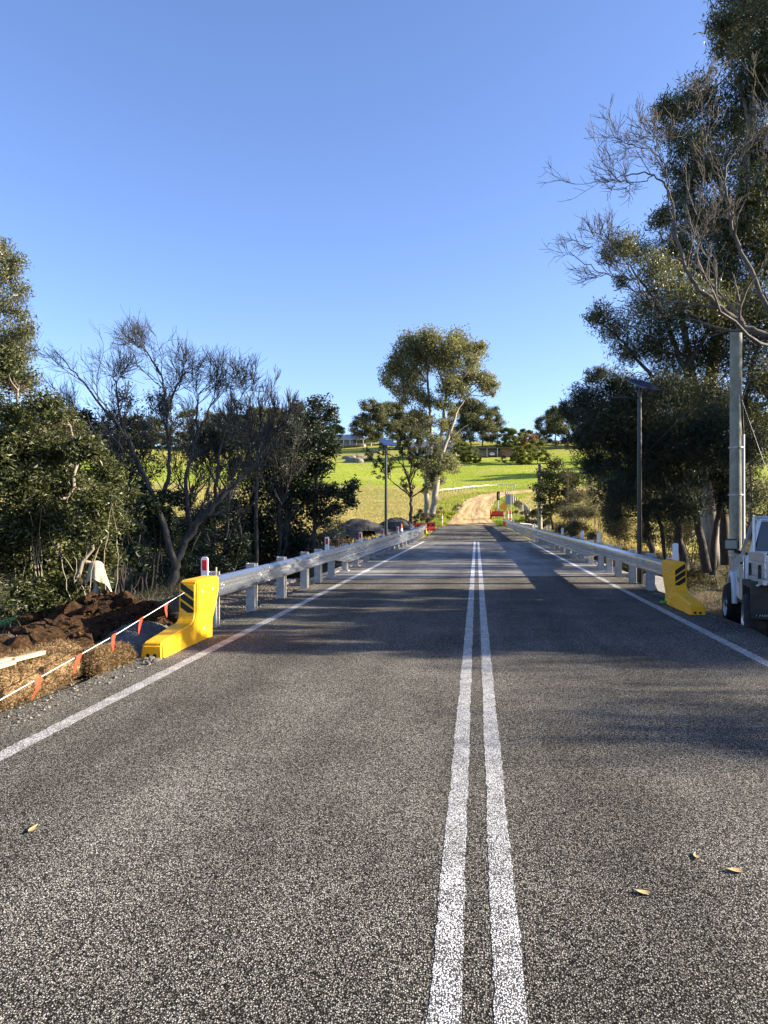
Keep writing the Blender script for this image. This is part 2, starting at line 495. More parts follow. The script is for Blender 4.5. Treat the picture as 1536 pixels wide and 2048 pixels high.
MT = dict(
    chip=asphaltM(), paint=paintM(), ground=groundM(), dirt=dirtroadM(), deck=deckM(),
    deckpaint=M('line_paint_on_concrete', (.7, .69, .66), .6, var=.15, scale=9, bump=.003, stain=(.5, .48, .44)),
    concrete=M('cast_concrete', (.36, .33, .29), .85, var=.2, scale=3, bump=.008, stain=(.2, .18, .15)),
    galv=M('galvanised_steel', (.60, .62, .645), .24, metal=.94, var=.18, scale=22, bump=.002, bscale=15),
    galvpost=M('galvanised_post', (.42, .42, .41), .6, metal=.35, var=.18, scale=12, bump=.003, stain=(.3, .27, .23)),
    bolt=M('bolt_steel', (.25, .25, .26), .5, metal=.8),
    yellow=yellowM(),
    yellowpanel=M('yellow_reflective_sheet', (.80, .43, .015), .5, var=.05),
    black=M('black_sheet', (.012, .012, .013), .5, var=.2),
    white=M('white_plastic', (.78, .78, .77), .45, var=.05, scale=10),
    red=M('red_reflector', (.62, .02, .015), .35, var=.1, scale=30),
    orange=M('orange_plastic', (.80, .105, .02), .5, var=.12, scale=8),
    flag=M('orange_pennant', (.86, .05, .02), .6, var=.08, scale=10),
    rope=M('white_rope', (.66, .65, .62), .8, var=.1),
    blackmetal=M('black_powder_coat', (.010, .010, .011), .32, var=.2, spec=.5),
    solar=M('solar_cells', (.016, .030, .085), .16, var=.1, scale=3, spec=.6),
    poletimber=M('weathered_pole_timber', (.26, .25, .19), .9, var=.25, scale=5, bump=.012, bscale=20, stain=(.16, .17, .12)),
    timber=M('sawn_timber', (.46, .33, .19), .85, var=.2, scale=14, bump=.006),
    greytimber=M('grey_weathered_timber', (.30, .27, .22), .9, var=.3, scale=10, bump=.01),
    whitetimber=M('peeling_white_timber', (.62, .60, .55), .8, var=.15, scale=8, stain=(.4, .36, .3)),
    wire=M('fence_wire', (.2, .19, .18), .5, metal=.6),
    soil=M('turned_brown_soil', (.026, .015, .009), .95, var=.6, scale=9, bump=.05, bscale=18, stain=(.065, .032, .015), spec=.1),
    clod=M('soil_clod', (.045, .026, .014), .95, var=.6, scale=12, bump=.03, bscale=30, stain=(.17, .085, .036), spec=.1),
    gravel=M('blue_metal_gravel', (.12, .115, .105), .9, var=.5, scale=30, bump=.02, bscale=50),
    pebble=M('pebble', (.15, .138, .12), .85, var=.5, scale=25, bump=.01),
    stockpile=M('crushed_rock', (.042, .041, .04), .95, var=.35, scale=5, bump=.05, bscale=20),
    coir=M('coir_fibre', (.25, .165, .082), .95, var=.4, scale=20, bump=.03, bscale=60, stain=(.14, .085, .04), spec=.1),
    coirnet=M('coir_net_twine', (.30, .20, .10), .95, var=.3, scale=20),
    sack=M('pale_weathered_sacking', (.40, .34, .25), .95, var=.2, scale=14, bump=.006, bscale=120, stain=(.40, .34, .24), spec=.1),
    rock=M('granite_boulder', (.17, .15, .125), .9, var=.35, scale=2, bump=.06, bscale=4),
    utewhite=M('white_car_paint', (.66, .68, .70), .28, var=.04, scale=2, spec=.5, coat=.6, stain=(.56, .56, .54)),
    glass=M('dark_window_glass', (.02, .025, .03), .06, var=.1, spec=.7),
    tyre=M('tyre_rubber', (.018, .018, .018), .85, var=.3, scale=14, stain=(.05, .045, .038)),
    rim=M('steel_rim', (.42, .43, .44), .38, metal=.7, var=.1),
    alloy=M('tray_aluminium', (.50, .51, .52), .42, metal=.7, var=.12, scale=8, stain=(.36, .36, .36)),
    dark=M('dark_rubber', (.032, .030, .028), .75, var=.35, stain=(.065, .058, .048)),
    mirror=M('mirror_glass', (.07, .085, .10), .10, metal=1.0, var=.05),
    greensign=M('faded_green_decal', (.36, .47, .40), .5, var=.15, scale=20),
    olive=M('olive_decal', (.20, .24, .12), .5, var=.15, scale=20),
    amber=M('amber_lens', (.8, .3, .03), .3),
    signgrey=M('bare_aluminium_sign_back', (.36, .37, .40), .5, metal=.4, var=.08),
    signyellow=M('yellow_sign_face', (.75, .40, .02), .5, var=.08),
    rail_red=M('red_barrier_plastic', (.60, .055, .03), .55, var=.15, scale=5),
    roof=M('pale_roof_metal', (.52, .53, .55), .4, metal=.2, var=.06),
    roofdark=M('dark_roof_metal', (.10, .10, .11), .5, var=.1),
    brick=M('house_brick', (.22, .14, .10), .9, var=.2),
    housewall=M('house_wall', (.42, .38, .33), .9, var=.1),
    carwhite=M('parked_car_paint', (.7, .7, .7), .3, var=.04),
    rust=M('scuffed_dark_steel', (.035, .032, .03), .55, metal=.4, var=.4, stain=(.10, .07, .04)),
    water=M('creek_water', (.03, .035, .025), .08, var=.2, bump=.01, bscale=6, spec=.5),
    deadleaf=M('dead_leaf', (.42, .29, .13), .8, var=.3, scale=30),
    glassgreen=M('green_bottle_plastic', (.10, .30, .06), .25, var=.1),
    # bark and leaves
    bark_pale=barkM('smooth_gum_bark', (.13, .108, .082), (.34, .305, .255), 5),
    bark_dark=barkM('dark_rough_bark', (.035, .028, .022), (.09, .075, .06), 12, .03),
    bark_twig=barkM('grey_brown_twig_bark', (.026, .024, .022), (.072, .067, .062), 12, .02),
    bark_grey=barkM('grey_bare_bark', (.11, .095, .075), (.27, .235, .19), 10),
    bark_tan=barkM('tan_bare_bark', (.060, .051, .040), (.16, .138, .108), 9),
    stalk=barkM('dry_stalk', (.19, .16, .105), (.36, .31, .22), 9, .004),
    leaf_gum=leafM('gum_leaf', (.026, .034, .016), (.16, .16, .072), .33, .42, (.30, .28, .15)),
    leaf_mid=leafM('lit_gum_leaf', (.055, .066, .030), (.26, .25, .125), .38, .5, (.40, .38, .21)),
    leaf_far=leafM('far_gum_leaf', (.034, .044, .018), (.15, .15, .055), .28, .6),
    leaf_olive=leafM('olive_tree_leaf', (.05, .065, .012), (.20, .22, .03), .3, .6),
    leaf_rust=leafM('rust_tree_leaf', (.10, .05, .03), (.33, .13, .05), .3, .6),
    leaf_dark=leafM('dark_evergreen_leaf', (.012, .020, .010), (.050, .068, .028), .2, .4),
    leaf_she=leafM('sheoak_needle', (.010, .016, .010), (.055, .066, .034), .25, .6),
    leaf_priv=leafM('glossy_privet_leaf', (.016, .022, .008), (.095, .105, .032), .3, .42, (.24, .24, .10)),
    berry=leafM('brown_berry', (.05, .03, .02), (.14, .08, .05), .0, .6),
    leaf_dry=leafM('dry_scrub_leaf', (.042, .039, .020), (.165, .150, .078), .28, .7),
    leaf_lime=leafM('bright_weed_leaf', (.13, .17, .02), (.42, .44, .04), .4, .7),
    grass_dry=leafM('dry_grass_blade', (.17, .14, .04), (.50, .40, .18), .3, .8),
    grass_green=leafM('green_grass_blade', (.10, .16, .015), (.34, .38, .05), .35, .8),
)
# ------------------------------------------------------------------ vegetation toolkit
def unit(v): return v / np.maximum(np.linalg.norm(v, axis=-1, keepdims=True), 1e-9)

def batch_tubes(P, R, n):
    """P (m,k,3), R (m,k) -> verts, quads"""
    m, k, _ = P.shape
    T = np.empty_like(P)
    T[:, 1:-1] = P[:, 2:] - P[:, :-2] if k > 2 else T[:, 1:-1]
    T[:, 0] = P[:, 1] - P[:, 0]; T[:, -1] = P[:, -1] - P[:, -2]
    T = unit(T)
    mean = unit(P[:, -1] - P[:, 0])
    A = np.where(np.abs(mean[:, 2:3]) < .8, np.array([[0, 0, 1.]]), np.array([[1., 0, 0]]))
    U = unit(np.cross(T, A[:, None, :])); W = np.cross(T, U)
    ang = 2 * np.pi * np.arange(n) / n
    V = P[:, :, None, :] + R[:, :, None, None] * (U[:, :, None, :] * np.cos(ang)[None, None, :, None] + W[:, :, None, :] * np.sin(ang)[None, None, :, None])
    V = V.reshape(-1, 3)
    b = (np.arange(m) * k * n)[:, None, None] + (np.arange(k - 1) * n)[None, :, None]
    a = np.arange(n)[None, None, :]; a2 = (np.arange(n) + 1)[None, None, :] % n
    Q = np.stack([b + a, b + a2, b + n + a2, b + n + a], -1).reshape(-1, 4)
    return V, Q

class Tubes:
    def __init__(s): s.V = []; s.Q = []; s.n = 0
    def add(s, P, R, sides):
        P = np.asarray(P, float); R = np.asarray(R, float)
        if P.ndim == 2: P = P[None]; R = R[None]
        if len(P) == 0: return
        V, Q = batch_tubes(P, R, sides)
        s.V.append(V); s.Q.append(Q + s.n); s.n += len(V)
    def build(s, name, material, parent):
        me = np_mesh(name, np.concatenate(s.V), np.concatenate(s.Q), True)
        return link(name, me, material, parent)

def spline(pts, per=5, jit=0.0, rng=RNG):
    pts = np.asarray(pts, float)
    if len(pts) == 2:
        t = np.linspace(0, 1, per + 1)[:, None]
        out = pts[0] * (1 - t) + pts[1] * t
    else:
        p = np.vstack([2 * pts[0] - pts[1], pts, 2 * pts[-1] - pts[-2]])
        out = []
        for i in range(1, len(p) - 2):
            for t in np.linspace(0, 1, per, endpoint=False):
                out.append(.5 * ((2 * p[i]) + (-p[i-1] + p[i+1]) * t + (2*p[i-1] - 5*p[i] + 4*p[i+1] - p[i+2]) * t**2 + (-p[i-1] + 3*p[i] - 3*p[i+1] + p[i+2]) * t**3))
        out.append(pts[-1]); out = np.array(out)
    if jit: out[1:-1] += rng.normal(0, jit, out[1:-1].shape)
    return out

def grow(S, Dr, L, R0, R1, k=6, wig=.25, up=.15, rng=RNG):
    """m wandering branches from starts S along Dr"""
    m = len(S)
    P = np.empty((m, k, 3)); P[:, 0] = S
    d = unit(Dr); step = (L / (k - 1))[:, None]
    for i in range(1, k):
        d = unit(d + rng.normal(0, wig, (m, 3)) + np.array([0, 0, up]))
        P[:, i] = P[:, i - 1] + d * step
    t = np.linspace(0, 1, k)[None]
    R = R0[:, None] * (1 - t) + R1[:, None] * t
    return P, R

def sprout(P, R, per, tmin=.25, ang=.9, lf=.5, rng=RNG, lmin=.05):
    """children along polylines: starts, directions, lengths, radii"""
    m, k, _ = P.shape
    L = np.linalg.norm(np.diff(P, axis=1), axis=2).sum(1)
    n = m * per
    idx = np.repeat(np.arange(m), per)
    t = rng.uniform(tmin, 1, n) * (k - 1)
    i = np.minimum(t.astype(int), k - 2); f = (t - i)[:, None]
    S = P[idx, i] * (1 - f) + P[idx, i + 1] * f
    r = R[idx, i] * (1 - f[:, 0]) + R[idx, i + 1] * f[:, 0]
    T = unit(P[idx, i + 1] - P[idx, i])
    side = rng.normal(0, 1, (n, 3)); side = unit(side - (side * T).sum(1, keepdims=True) * T)
    a = rng.uniform(.5, 1, n)[:, None] * ang
    D = T * np.cos(a) + side * np.sin(a)
    ln = np.maximum(L[idx] * lf * rng.uniform(.55, 1.15, n) * (1.15 - .6 * t / (k - 1)), lmin)
    return S, D, ln, r

def leaves(C, L, W, droop=.5, spread=1.0, rng=RNG, axis=None, bend=.12):
    """one bent four-point blade per centre"""
    n = len(C)
    d = rng.normal(0, 1, (n, 3)) * np.array([1, 1, .6]) * spread
    if axis is not None: d = d + axis
    d[:, 2] -= droop
    d = unit(d)
    s = rng.normal(0, 1, (n, 3)); s = unit(s - (s * d).sum(1, keepdims=True) * d)
    nn = np.cross(d, s)
    l = (L * rng.uniform(.6, 1.25, n))[:, None]; w = (W * rng.uniform(.7, 1.2, n))[:, None]
    V = np.empty((n, 4, 3))
    V[:, 0] = C - d * l * .5
    V[:, 1] = C + s * w * .5 + nn * l * bend - d * l * .06
    V[:, 2] = C + d * l * .5
    V[:, 3] = C - s * w * .5 + nn * l * bend - d * l * .06
    tint = np.repeat(np.clip(rng.beta(1.6, 2.4, n), 0, 1), 4)
    q = np.arange(n * 4).reshape(n, 4)
    return V.reshape(-1, 3), q, tint

def leaf_obj(name, parts, material, parent, kind='stuff'):
    V, Q, T, off = [], [], [], 0
    for v, q, t in parts:
        V.append(v); Q.append(q + off); T.append(t); off += len(v)
    me = np_mesh(name, np.concatenate(V), np.concatenate(Q), False, np.concatenate(T))
    o = link(name, me, material, parent)
    if kind: o['kind'] = kind
    return o

def limb_samples(limbs):
    S, R = [], []
    for P, R0, R1 in limbs:
        t = np.linspace(0, 1, len(P))
        S.append(P); R.append(R0 * (1 - t) + R1 * t)
    return np.concatenate(S), np.concatenate(R)

def make_tree(name, label, cat, base, limbs, clumps, leafmat, bark, L=.16, W=.03, droop=.6, group=None,
              twigs=10, rng=RNG, spread=1.0, jit=.03, leafkind='leaf', sides=8, twig_r=.012, fill=.25, crown_name='crown',
              extra=None, loose=.27, trunk_name='trunk'):
    """limbs: (points, r0, r1); clumps: (centre, radius, leaf count)"""
    root = empty(name, base, label, cat, group)
    tb = Tubes()
    LM = []
    for pts, r0, r1 in limbs:
        P = spline(pts, 5, jit, rng)
        t = np.linspace(0, 1, len(P))
        tb.add(P, r0 * (1 - t) + r1 * t, sides)
        LM.append((P, r0, r1))
    SP, SR = limb_samples(LM)
    parts = []
    for c, rad, n in clumps:
        c = np.asarray(c, float)
        rad = np.asarray(rad if hasattr(rad, '__len__') else (rad, rad, rad * .8), float)
        low = SP[:, 2] < c[2] + .3 * rad[2]
        dist = np.linalg.norm(SP - c, axis=1) + np.where(low, 0, 3 * rad.max())
        j = int(np.argmin(dist))
        a = SP[j]
        mid = (a + c) / 2 + np.array([0, 0, -.08]) * np.linalg.norm(c - a) + rng.normal(0, .04, 3) * np.linalg.norm(c - a)
        r0 = min(SR[j] * .75, .015 + .02 * np.linalg.norm(c - a))
        P = spline([a, mid, c], 4, 0, rng)
        t = np.linspace(0, 1, len(P))
        tb.add(P, np.maximum(r0 * (1 - t) + twig_r * 1.3 * t, .006), max(4, sides - 3))
        # twigs inside the clump
        tip = c + unit(rng.normal(0, 1, (twigs, 3))) * rad * rng.uniform(.55, 1.0, (twigs, 1))
        tip[:, 2] += .12 * rad[2]
        s0 = P[rng.integers(len(P) // 2, len(P), twigs)]
        tt = np.linspace(0, 1, 4)[None, :, None]
        TP = s0[:, None] * (1 - tt) + tip[:, None] * tt
        TP[:, 1:3] += rng.normal(0, .08, (twigs, 2, 3)) * rad.mean()
        TP[:, 3, 2] -= .06 * rad[2] * droop
        tb.add(TP, np.linspace(twig_r, twig_r * .35, 4)[None].repeat(twigs, 0), 3)
        if n > 0:
            n1 = int(n * (1 - fill)); n2 = n - n1
            ti = rng.integers(0, twigs, n1); u = rng.beta(2.4, 1.1, n1)[:, None] * 3
            i = np.minimum(u.astype(int), 2)[:, 0]; f = u - i[:, None]
            C = TP[ti, i] * (1 - f) + TP[ti, i + 1] * f
            C = C + np.clip(rng.normal(0, 1, (n1, 3)), -1.9, 1.9) * rad * loose
            C2 = c + unit(rng.normal(0, 1, (n2, 3))) * rad * (rng.uniform(0, 1, (n2, 1)) ** .45)
            v, q, t_ = leaves(np.concatenate([C, C2]), L, W, droop, spread, rng)
            parts.append((v, q, t_))
    if extra: extra(tb, parts, LM)
    tb.build(trunk_name, bark, root)
    if parts: leaf_obj(crown_name, parts, leafmat, root)
    return root

def pclumps(lst, D, dens, dj=1.0, rng=RNG, rs=1.25):
    """clumps from photograph pixels: (x, y, radius px) at distance D, spread dj metres in depth"""
    out = []
    for it in lst:
        x, y, r = it[:3]
        d = D + (it[3] if len(it) > 3 else rng.uniform(-dj, dj))
        R = r / ppm(d) * rs
        out.append((px(x, y, d), (R, R * 1.1, R * .85), int(dens * r * r)))
    return out

def plimb(pts, D, r0, r1):
    return ([px(p[0], p[1], D + (p[2] if len(p) > 2 else 0)) for p in pts], r0, r1)

def bare_tree(name, label, cat, base, limbs, bark, group=None, levels=((7, .9, .42, 6), (6, .9, .45, 5), (4, .8, .45, 4)), rng=RNG, wig=.2, up=.12,
              rmin=.004, jit=.03, rs=.72, leafspec=None, tmin=.2, lmins=(.7, .4, .22)):
    root = empty(name, base, label, cat, group)
    tb = Tubes()
    cur = []
    for pts, r0, r1 in limbs:
        P = spline(pts, 6, jit, rng)
        t = np.linspace(0, 1, len(P)); R = r1 + (r0 - r1) * (1 - t) ** 1.35 * rs
        tb.add(P, R, 8)
        # resample to a common length for sprouting
        s = np.linspace(0, len(P) - 1, 14); i = np.minimum(s.astype(int), len(P) - 2); f = (s - i)[:, None]
        cur.append((P[i] * (1 - f) + P[i + 1] * f, np.interp(s, np.arange(len(R)), R)))
    P = np.array([c[0] for c in cur]); R = np.array([c[1] for c in cur])
    last = None
    for li, (per, ang, lf, k) in enumerate(levels):
        S, D, ln, r = sprout(P, R, per, tmin if li == 0 else .15, ang, lf, rng, lmins[li])
        ln = ln * rng.uniform(.7, 1.25, len(ln))
        r0 = np.maximum(r * .55, rmin); r1 = np.maximum(r0 * .3, rmin * .7)
        P, R = grow(S, D, ln, r0, r1, k, wig, up, rng)
        tb.add(P, R, 5 if li == 0 else (4 if li == 1 else 3))
        last = P
    tb.build('branches', bark, root)
    if leafspec:
        n, L, W, mat = leafspec
        i = rng.integers(0, len(last), n); j = rng.integers(1, last.shape[1], n)
        v, q, t = leaves(last[i, j] + rng.normal(0, .04, (n, 3)), L, W, .4, 1, rng)
        leaf_obj('sparse_leaves', [(v, q, t)], mat, root)
    return root

def tufts(pts, h, spread, nb, rng=RNG, lean=.5, w=.012):
    """grass tufts: nb blades each"""
    n = len(pts) * nb
    b = np.repeat(pts, nb, 0) + rng.normal(0, 1, (n, 3)) * np.array([spread, spread, 0])
    hh = (h * rng.uniform(.5, 1.3, n))
    d = rng.normal(0, lean, (n, 2))
    s = unit(rng.normal(0, 1, (n, 3)) * np.array([1, 1, 0]))
    wv = w * rng.uniform(.7, 1.4, n)[:, None]
    V = np.empty((n, 3, 3))
    V[:, 0] = b - s * wv; V[:, 1] = b + s * wv
    V[:, 2] = b + np.stack([d[:, 0] * hh, d[:, 1] * hh, hh], 1)
    V[:, :2, 2] -= .03
    return V.reshape(-1, 3), np.arange(n * 3).reshape(n, 3), np.repeat(rng.beta(2, 2, n), 3)
# ------------------------------------------------------------------ the setting
def axis(parts):
    out = []
    for a, b, st in parts: out.append(np.arange(a, b, st))
    return np.concatenate(out + [[parts[-1][1]]])

gx = axis([(-3000, -600, 300), (-600, -150, 40), (-150, -40, 6), (-40, -14, 1.3), (-14, 14, .35), (14, 40, 1.3), (40, 150, 6), (150, 600, 40), (600, 3000, 300)])
gy = axis([(-60, -6, 5), (-6, 62, .4), (62, 180, 1.6), (180, 480, 6), (480, 1000, 60), (1000, 5000, 500)])
XX, YY = np.meshgrid(gx, gy)
ZZ = terr(XX, YY)
V = np.stack([XX, YY, ZZ], -1).reshape(-1, 3)
nx_ = len(gx); ii = np.arange(len(gy) - 1)[:, None] * nx_ + np.arange(nx_ - 1)[None]
Q = np.stack([ii, ii + 1, ii + nx_ + 1, ii + nx_], -1).reshape(-1, 4)
tag(link('ground', np_mesh('ground', V, Q, True), MT['ground']), kind='structure')

def J0(x): return 19.2 + .30 * x          # skewed joint, near end of the bridge
def J1(x): return 44.6 + .06 * x          # far joint

def strip(name, xs, ys, zf, material, skirt=0.0, uv=False, kind='structure'):
    """sheet between two polylines xs[0](i), xs[1](i)"""
    a = np.array(xs[0]); b = np.array(xs[1]); n = len(a); m = 9
    t = np.linspace(0, 1, m)[None, :, None]
    P = a[:, None] * (1 - t) + b[:, None] * t
    V = np.zeros((n, m, 3)); V[:, :, :2] = P; V[:, :, 2] = zf(P[:, :, 0], P[:, :, 1])
    Vf = V.reshape(-1, 3)
    ii = np.arange(n - 1)[:, None] * m + np.arange(m - 1)[None]
    Q = np.stack([ii, ii + 1, ii + m + 1, ii + m], -1).reshape(-1, 4)
    fs = [Q]
    if skirt:
        k = len(Vf)
        lo = np.concatenate([V[:, 0], V[:, -1]]) - np.array([0, 0, skirt])
        Vf = np.vstack([Vf, lo]); i = np.arange(n - 1)
        fs.append(np.stack([i * m, (i + 1) * m, k + i + 1, k + i], -1))
        fs.append(np.stack([i * m + m - 1, k + n + i, k + n + i + 1, (i + 1) * m + m - 1], -1))
    me = np_mesh(name, Vf, fs, False)
    if uv:
        l = me.uv_layers.new(name='UVMap')
        li = np.empty(len(me.loops), np.int32); me.loops.foreach_get('vertex_index', li)
        U = np.zeros((len(Vf), 2)); dist = np.concatenate([[0], np.cumsum(np.linalg.norm(np.diff((a + b) / 2, axis=0), axis=1))])
        U[:n * m, 0] = np.tile(np.linspace(0, 1, m), n); U[:n * m, 1] = np.repeat(dist, m)
        l.data.foreach_set('uv', U[li].astype(np.float32).ravel())
    return tag(link(name, me, material), kind=kind)

def roadz(x, y):
    return np.interp(y, _gy, _gz) * np.ones_like(x)

# near sealed road, ends at the skewed joint
t = np.linspace(0, 1, 40)
ragL = -3.78 + .06 * np.sin(t * 60) + RNG.normal(0, .025, 40); ragR = 3.80 + .05 * np.sin(t * 47 + 1) + RNG.normal(0, .02, 40)
a = np.stack([ragL, -8 + t * (J0(-3.7) + 8)], 1); a[-1] = (-3.7, J0(-3.7))
b = np.stack([ragR, -8 + t * (J0(3.8) + 8)], 1); b[-1] = (3.8, J0(3.8))
strip('road', (a, b), None, lambda x, y: 0 * x, MT['chip'], skirt=.16)
# far sealed road
ys = np.linspace(0, 1, 30)
yl = J1(-3.7) + ys * (82 - J1(-3.7)); yr = J1(3.5) + ys * (81 - J1(3.5))
strip('road_far', (np.stack([road_c(yl) - 3.5, yl], 1), np.stack([road_c(yr) + 3.4, yr], 1)), None, lambda x, y: roadz(x, y), MT['chip'], skirt=.2)
# dirt road beyond
yc = np.concatenate([np.linspace(81.5, 130, 40), np.linspace(131, 158, 50)])
cx = road_c(yc); tang = unit(np.stack([np.gradient(cx), np.gradient(yc)], 1)); nrm = np.stack([tang[:, 1], -tang[:, 0]], 1)
cen = np.stack([cx, yc], 1)
hw = (np.interp(yc, [81, 92, 158], [3.4, 2.6, 2.4]) + .12 * np.sin(yc * .9) + .1 * np.sin(yc * 2.3))[:, None]
strip('dirt_road', (cen - nrm * hw, cen + nrm * hw), None,
      lambda x, y: terr(x, y) + .09 + .03 * np.sin(x * 2.1), MT['dirt'], skirt=.5, uv=True)

def line(name, x0, x1, y0, y1, z, material, n=24):
    ys = np.linspace(0, 1, n)
    f0 = y0 if callable(y0) else (lambda x: y0); f1 = y1 if callable(y1) else (lambda x: y1)
    a = np.stack([np.full(n, x0), f0(x0) + ys * (f1(x0) - f0(x0))], 1)
    b = np.stack([np.full(n, x1), f0(x1) + ys * (f1(x1) - f0(x1))], 1)
    if material is MT['paint']:
        a[:, 0] += RNG.normal(0, .003, n) + .0018 * np.sin(a[:, 1] * 3.1 + x0) + .0015 * np.sin(a[:, 1] * 7.7); b[:, 0] += RNG.normal(0, .003, n) + .0018 * np.sin(b[:, 1] * 2.7 + x1) + .0015 * np.sin(b[:, 1] * 8.9)
    return strip(name, (a, b), None, lambda x, y: 0 * x + z, material)

for nm, x0, x1 in (('edge_line', -3.20, -3.07), ('edge_line', 3.04, 3.17), ('centre_line', -.155, -.05), ('centre_line', .055, .16)):
    line(nm, x0, x1, -8, lambda x: J0(x), .0015, MT['paint'], 700)
    line(nm, x0, x1, lambda x: J0(x) + .01, lambda x: J1(x) - .02, .004, MT['deckpaint'])

# creek water
tag(MB().box((0, 32, -3.32), (260, 7, .04)).build('creek', MT['water']), kind='structure')

# ------------------------------------------------------------------ bridge
BR = empty('bridge', (0, 32, -3.2), 'flat grey concrete road bridge carrying the double white line over the creek', 'bridge')
def skewslab(x0, x1, z0, z1, e0=0.0, e1=0.0):
    m = MB()
    p = [(x0, J0(x0) + e0), (x1, J0(x1) + e0), (x1, J1(x1) - e1), (x0, J1(x0) - e1)]
    m.raw([(a, b, z0) for a, b in p] + [(a, b, z1) for a, b in p], [(3, 2, 1, 0), (4, 5, 6, 7), (0, 1, 5, 4), (1, 2, 6, 5), (2, 3, 7, 6), (3, 0, 4, 7)])
    return m
skewslab(-3.86, 3.86, -.45, 0.0).build('deck', MT['deck'], BR)
for s in (-1, 1):
    skewslab(min(s * 3.862, s * 4.12), max(s * 3.862, s * 4.12), -.62, .03, .01, .01).build('edge_beam', MT['concrete'], BR, bevel=.015)
for gx0 in (-2.9, -1.0, 1.0, 2.9):
    skewslab(gx0 - .3, gx0 + .3, -1.15, -.452, .2, .2).build('girder', MT['concrete'], BR)
for jf, sg in ((J0, -1), (J1, 1)):
    m = MB(); x0, x1 = -4.4, 4.4
    p = [(x0, jf(x0) + sg * -.05), (x1, jf(x1) + sg * -.05), (x1, jf(x1) + sg * .55), (x0, jf(x0) + sg * .55)]
    m.raw([(a, b, -3.6) for a, b in p] + [(a, b, -.455 if i in (0, 1) else -.455) for i, (a, b) in enumerate(p)],
          [(3, 2, 1, 0), (4, 5, 6, 7), (0, 1, 5, 4), (1, 2, 6, 5), (2, 3, 7, 6), (3, 0, 4, 7)])
    m.build('abutment', MT['concrete'], BR)
    for s in (-1, 1):       # splayed wing walls with sloping tops
        xb = s * 4.42; y0 = jf(xb)
        m = MB()
        prof = [(0, -3.0), (0, .02), (sg * 1.0, .02), (sg * 3.4, -1.0), (sg * 3.4, -3.0)]
        xa, xo = sorted((xb, xb + s * .28))
        m.prism([(y0 + a, z) for a, z in prof], xa, xo)
        m.build('wing_wall', MT['concrete'], BR, bevel=.01)
# ------------------------------------------------------------------ guard rails
WP = [(.0, -.156), (.02, -.15), (.092, -.108), (.096, -.076), (.004, -.024), (.004, .024), (.096, .076), (.092, .108), (.02, .15), (.0, .156)]
TP_ = [(.0, -.35), (.02, -.344), (.092, -.302), (.096, -.27), (.004, -.218), (.004, -.17)] + WP[2:]
T0_ = [(.0, -.156), (.002, -.156), (.012, -.154), (.016, -.152), (.02, -.15), (.05, -.13)] + WP[2:]
T0_[6:] = WP[2:]
ZC = .60

def beam_mesh(path, profs, sgn, lift=0.0):
    """path: list of (x, y, z0); profs: one profile per station; sgn: +1 = road lies at +X"""
    n = len(profs[0]); vs = []
    for i, (p, pr) in enumerate(zip(path, profs)):
        a = Vector(path[max(i - 1, 0)]); b = Vector(path[min(i + 1, len(path) - 1)])
        tn = (b - a); tn.z = 0; tn.normalize(); nr = Vector((tn.y, -tn.x, 0)) * sgn
        for o, z in pr: vs.append((p[0] + nr.x * (o + lift), p[1] + nr.y * (o + lift), p[2] + ZC + z))
    m = len(path)
    fs = [(i * n + k, i * n + k + 1, (i + 1) * n + k + 1, (i + 1) * n + k) for i in range(m - 1) for k in range(n - 1)]
    # back skin 3 mm behind, so that the steel has thickness
    back = []
    for i, (p, pr) in enumerate(zip(path, profs)):
        a = Vector(path[max(i - 1, 0)]); b = Vector(path[min(i + 1, len(path) - 1)])
        tn = (b - a); tn.z = 0; tn.normalize(); nr = Vector((tn.y, -tn.x, 0)) * sgn
        for o, z in pr: back.append((p[0] + nr.x * (o + lift - .004), p[1] + nr.y * (o + lift - .004), p[2] + ZC + z))
    k0 = len(vs); vs += back
    fs += [(k0 + i * n + k, k0 + (i + 1) * n + k, k0 + (i + 1) * n + k + 1, k0 + i * n + k + 1) for i in range(m - 1) for k in range(n - 1)]
    for k in (0, n - 1):
        fs += [(i * n + k, (i + 1) * n + k, k0 + (i + 1) * n + k, k0 + i * n + k) for i in range(m - 1)]
    for i in (0, m - 1):
        fs += [(i * n + k, i * n + k + 1, k0 + i * n + k + 1, k0 + i * n + k) for k in range(n - 1)]
    mb = MB(); mb.raw(vs, fs, False)
    return mb

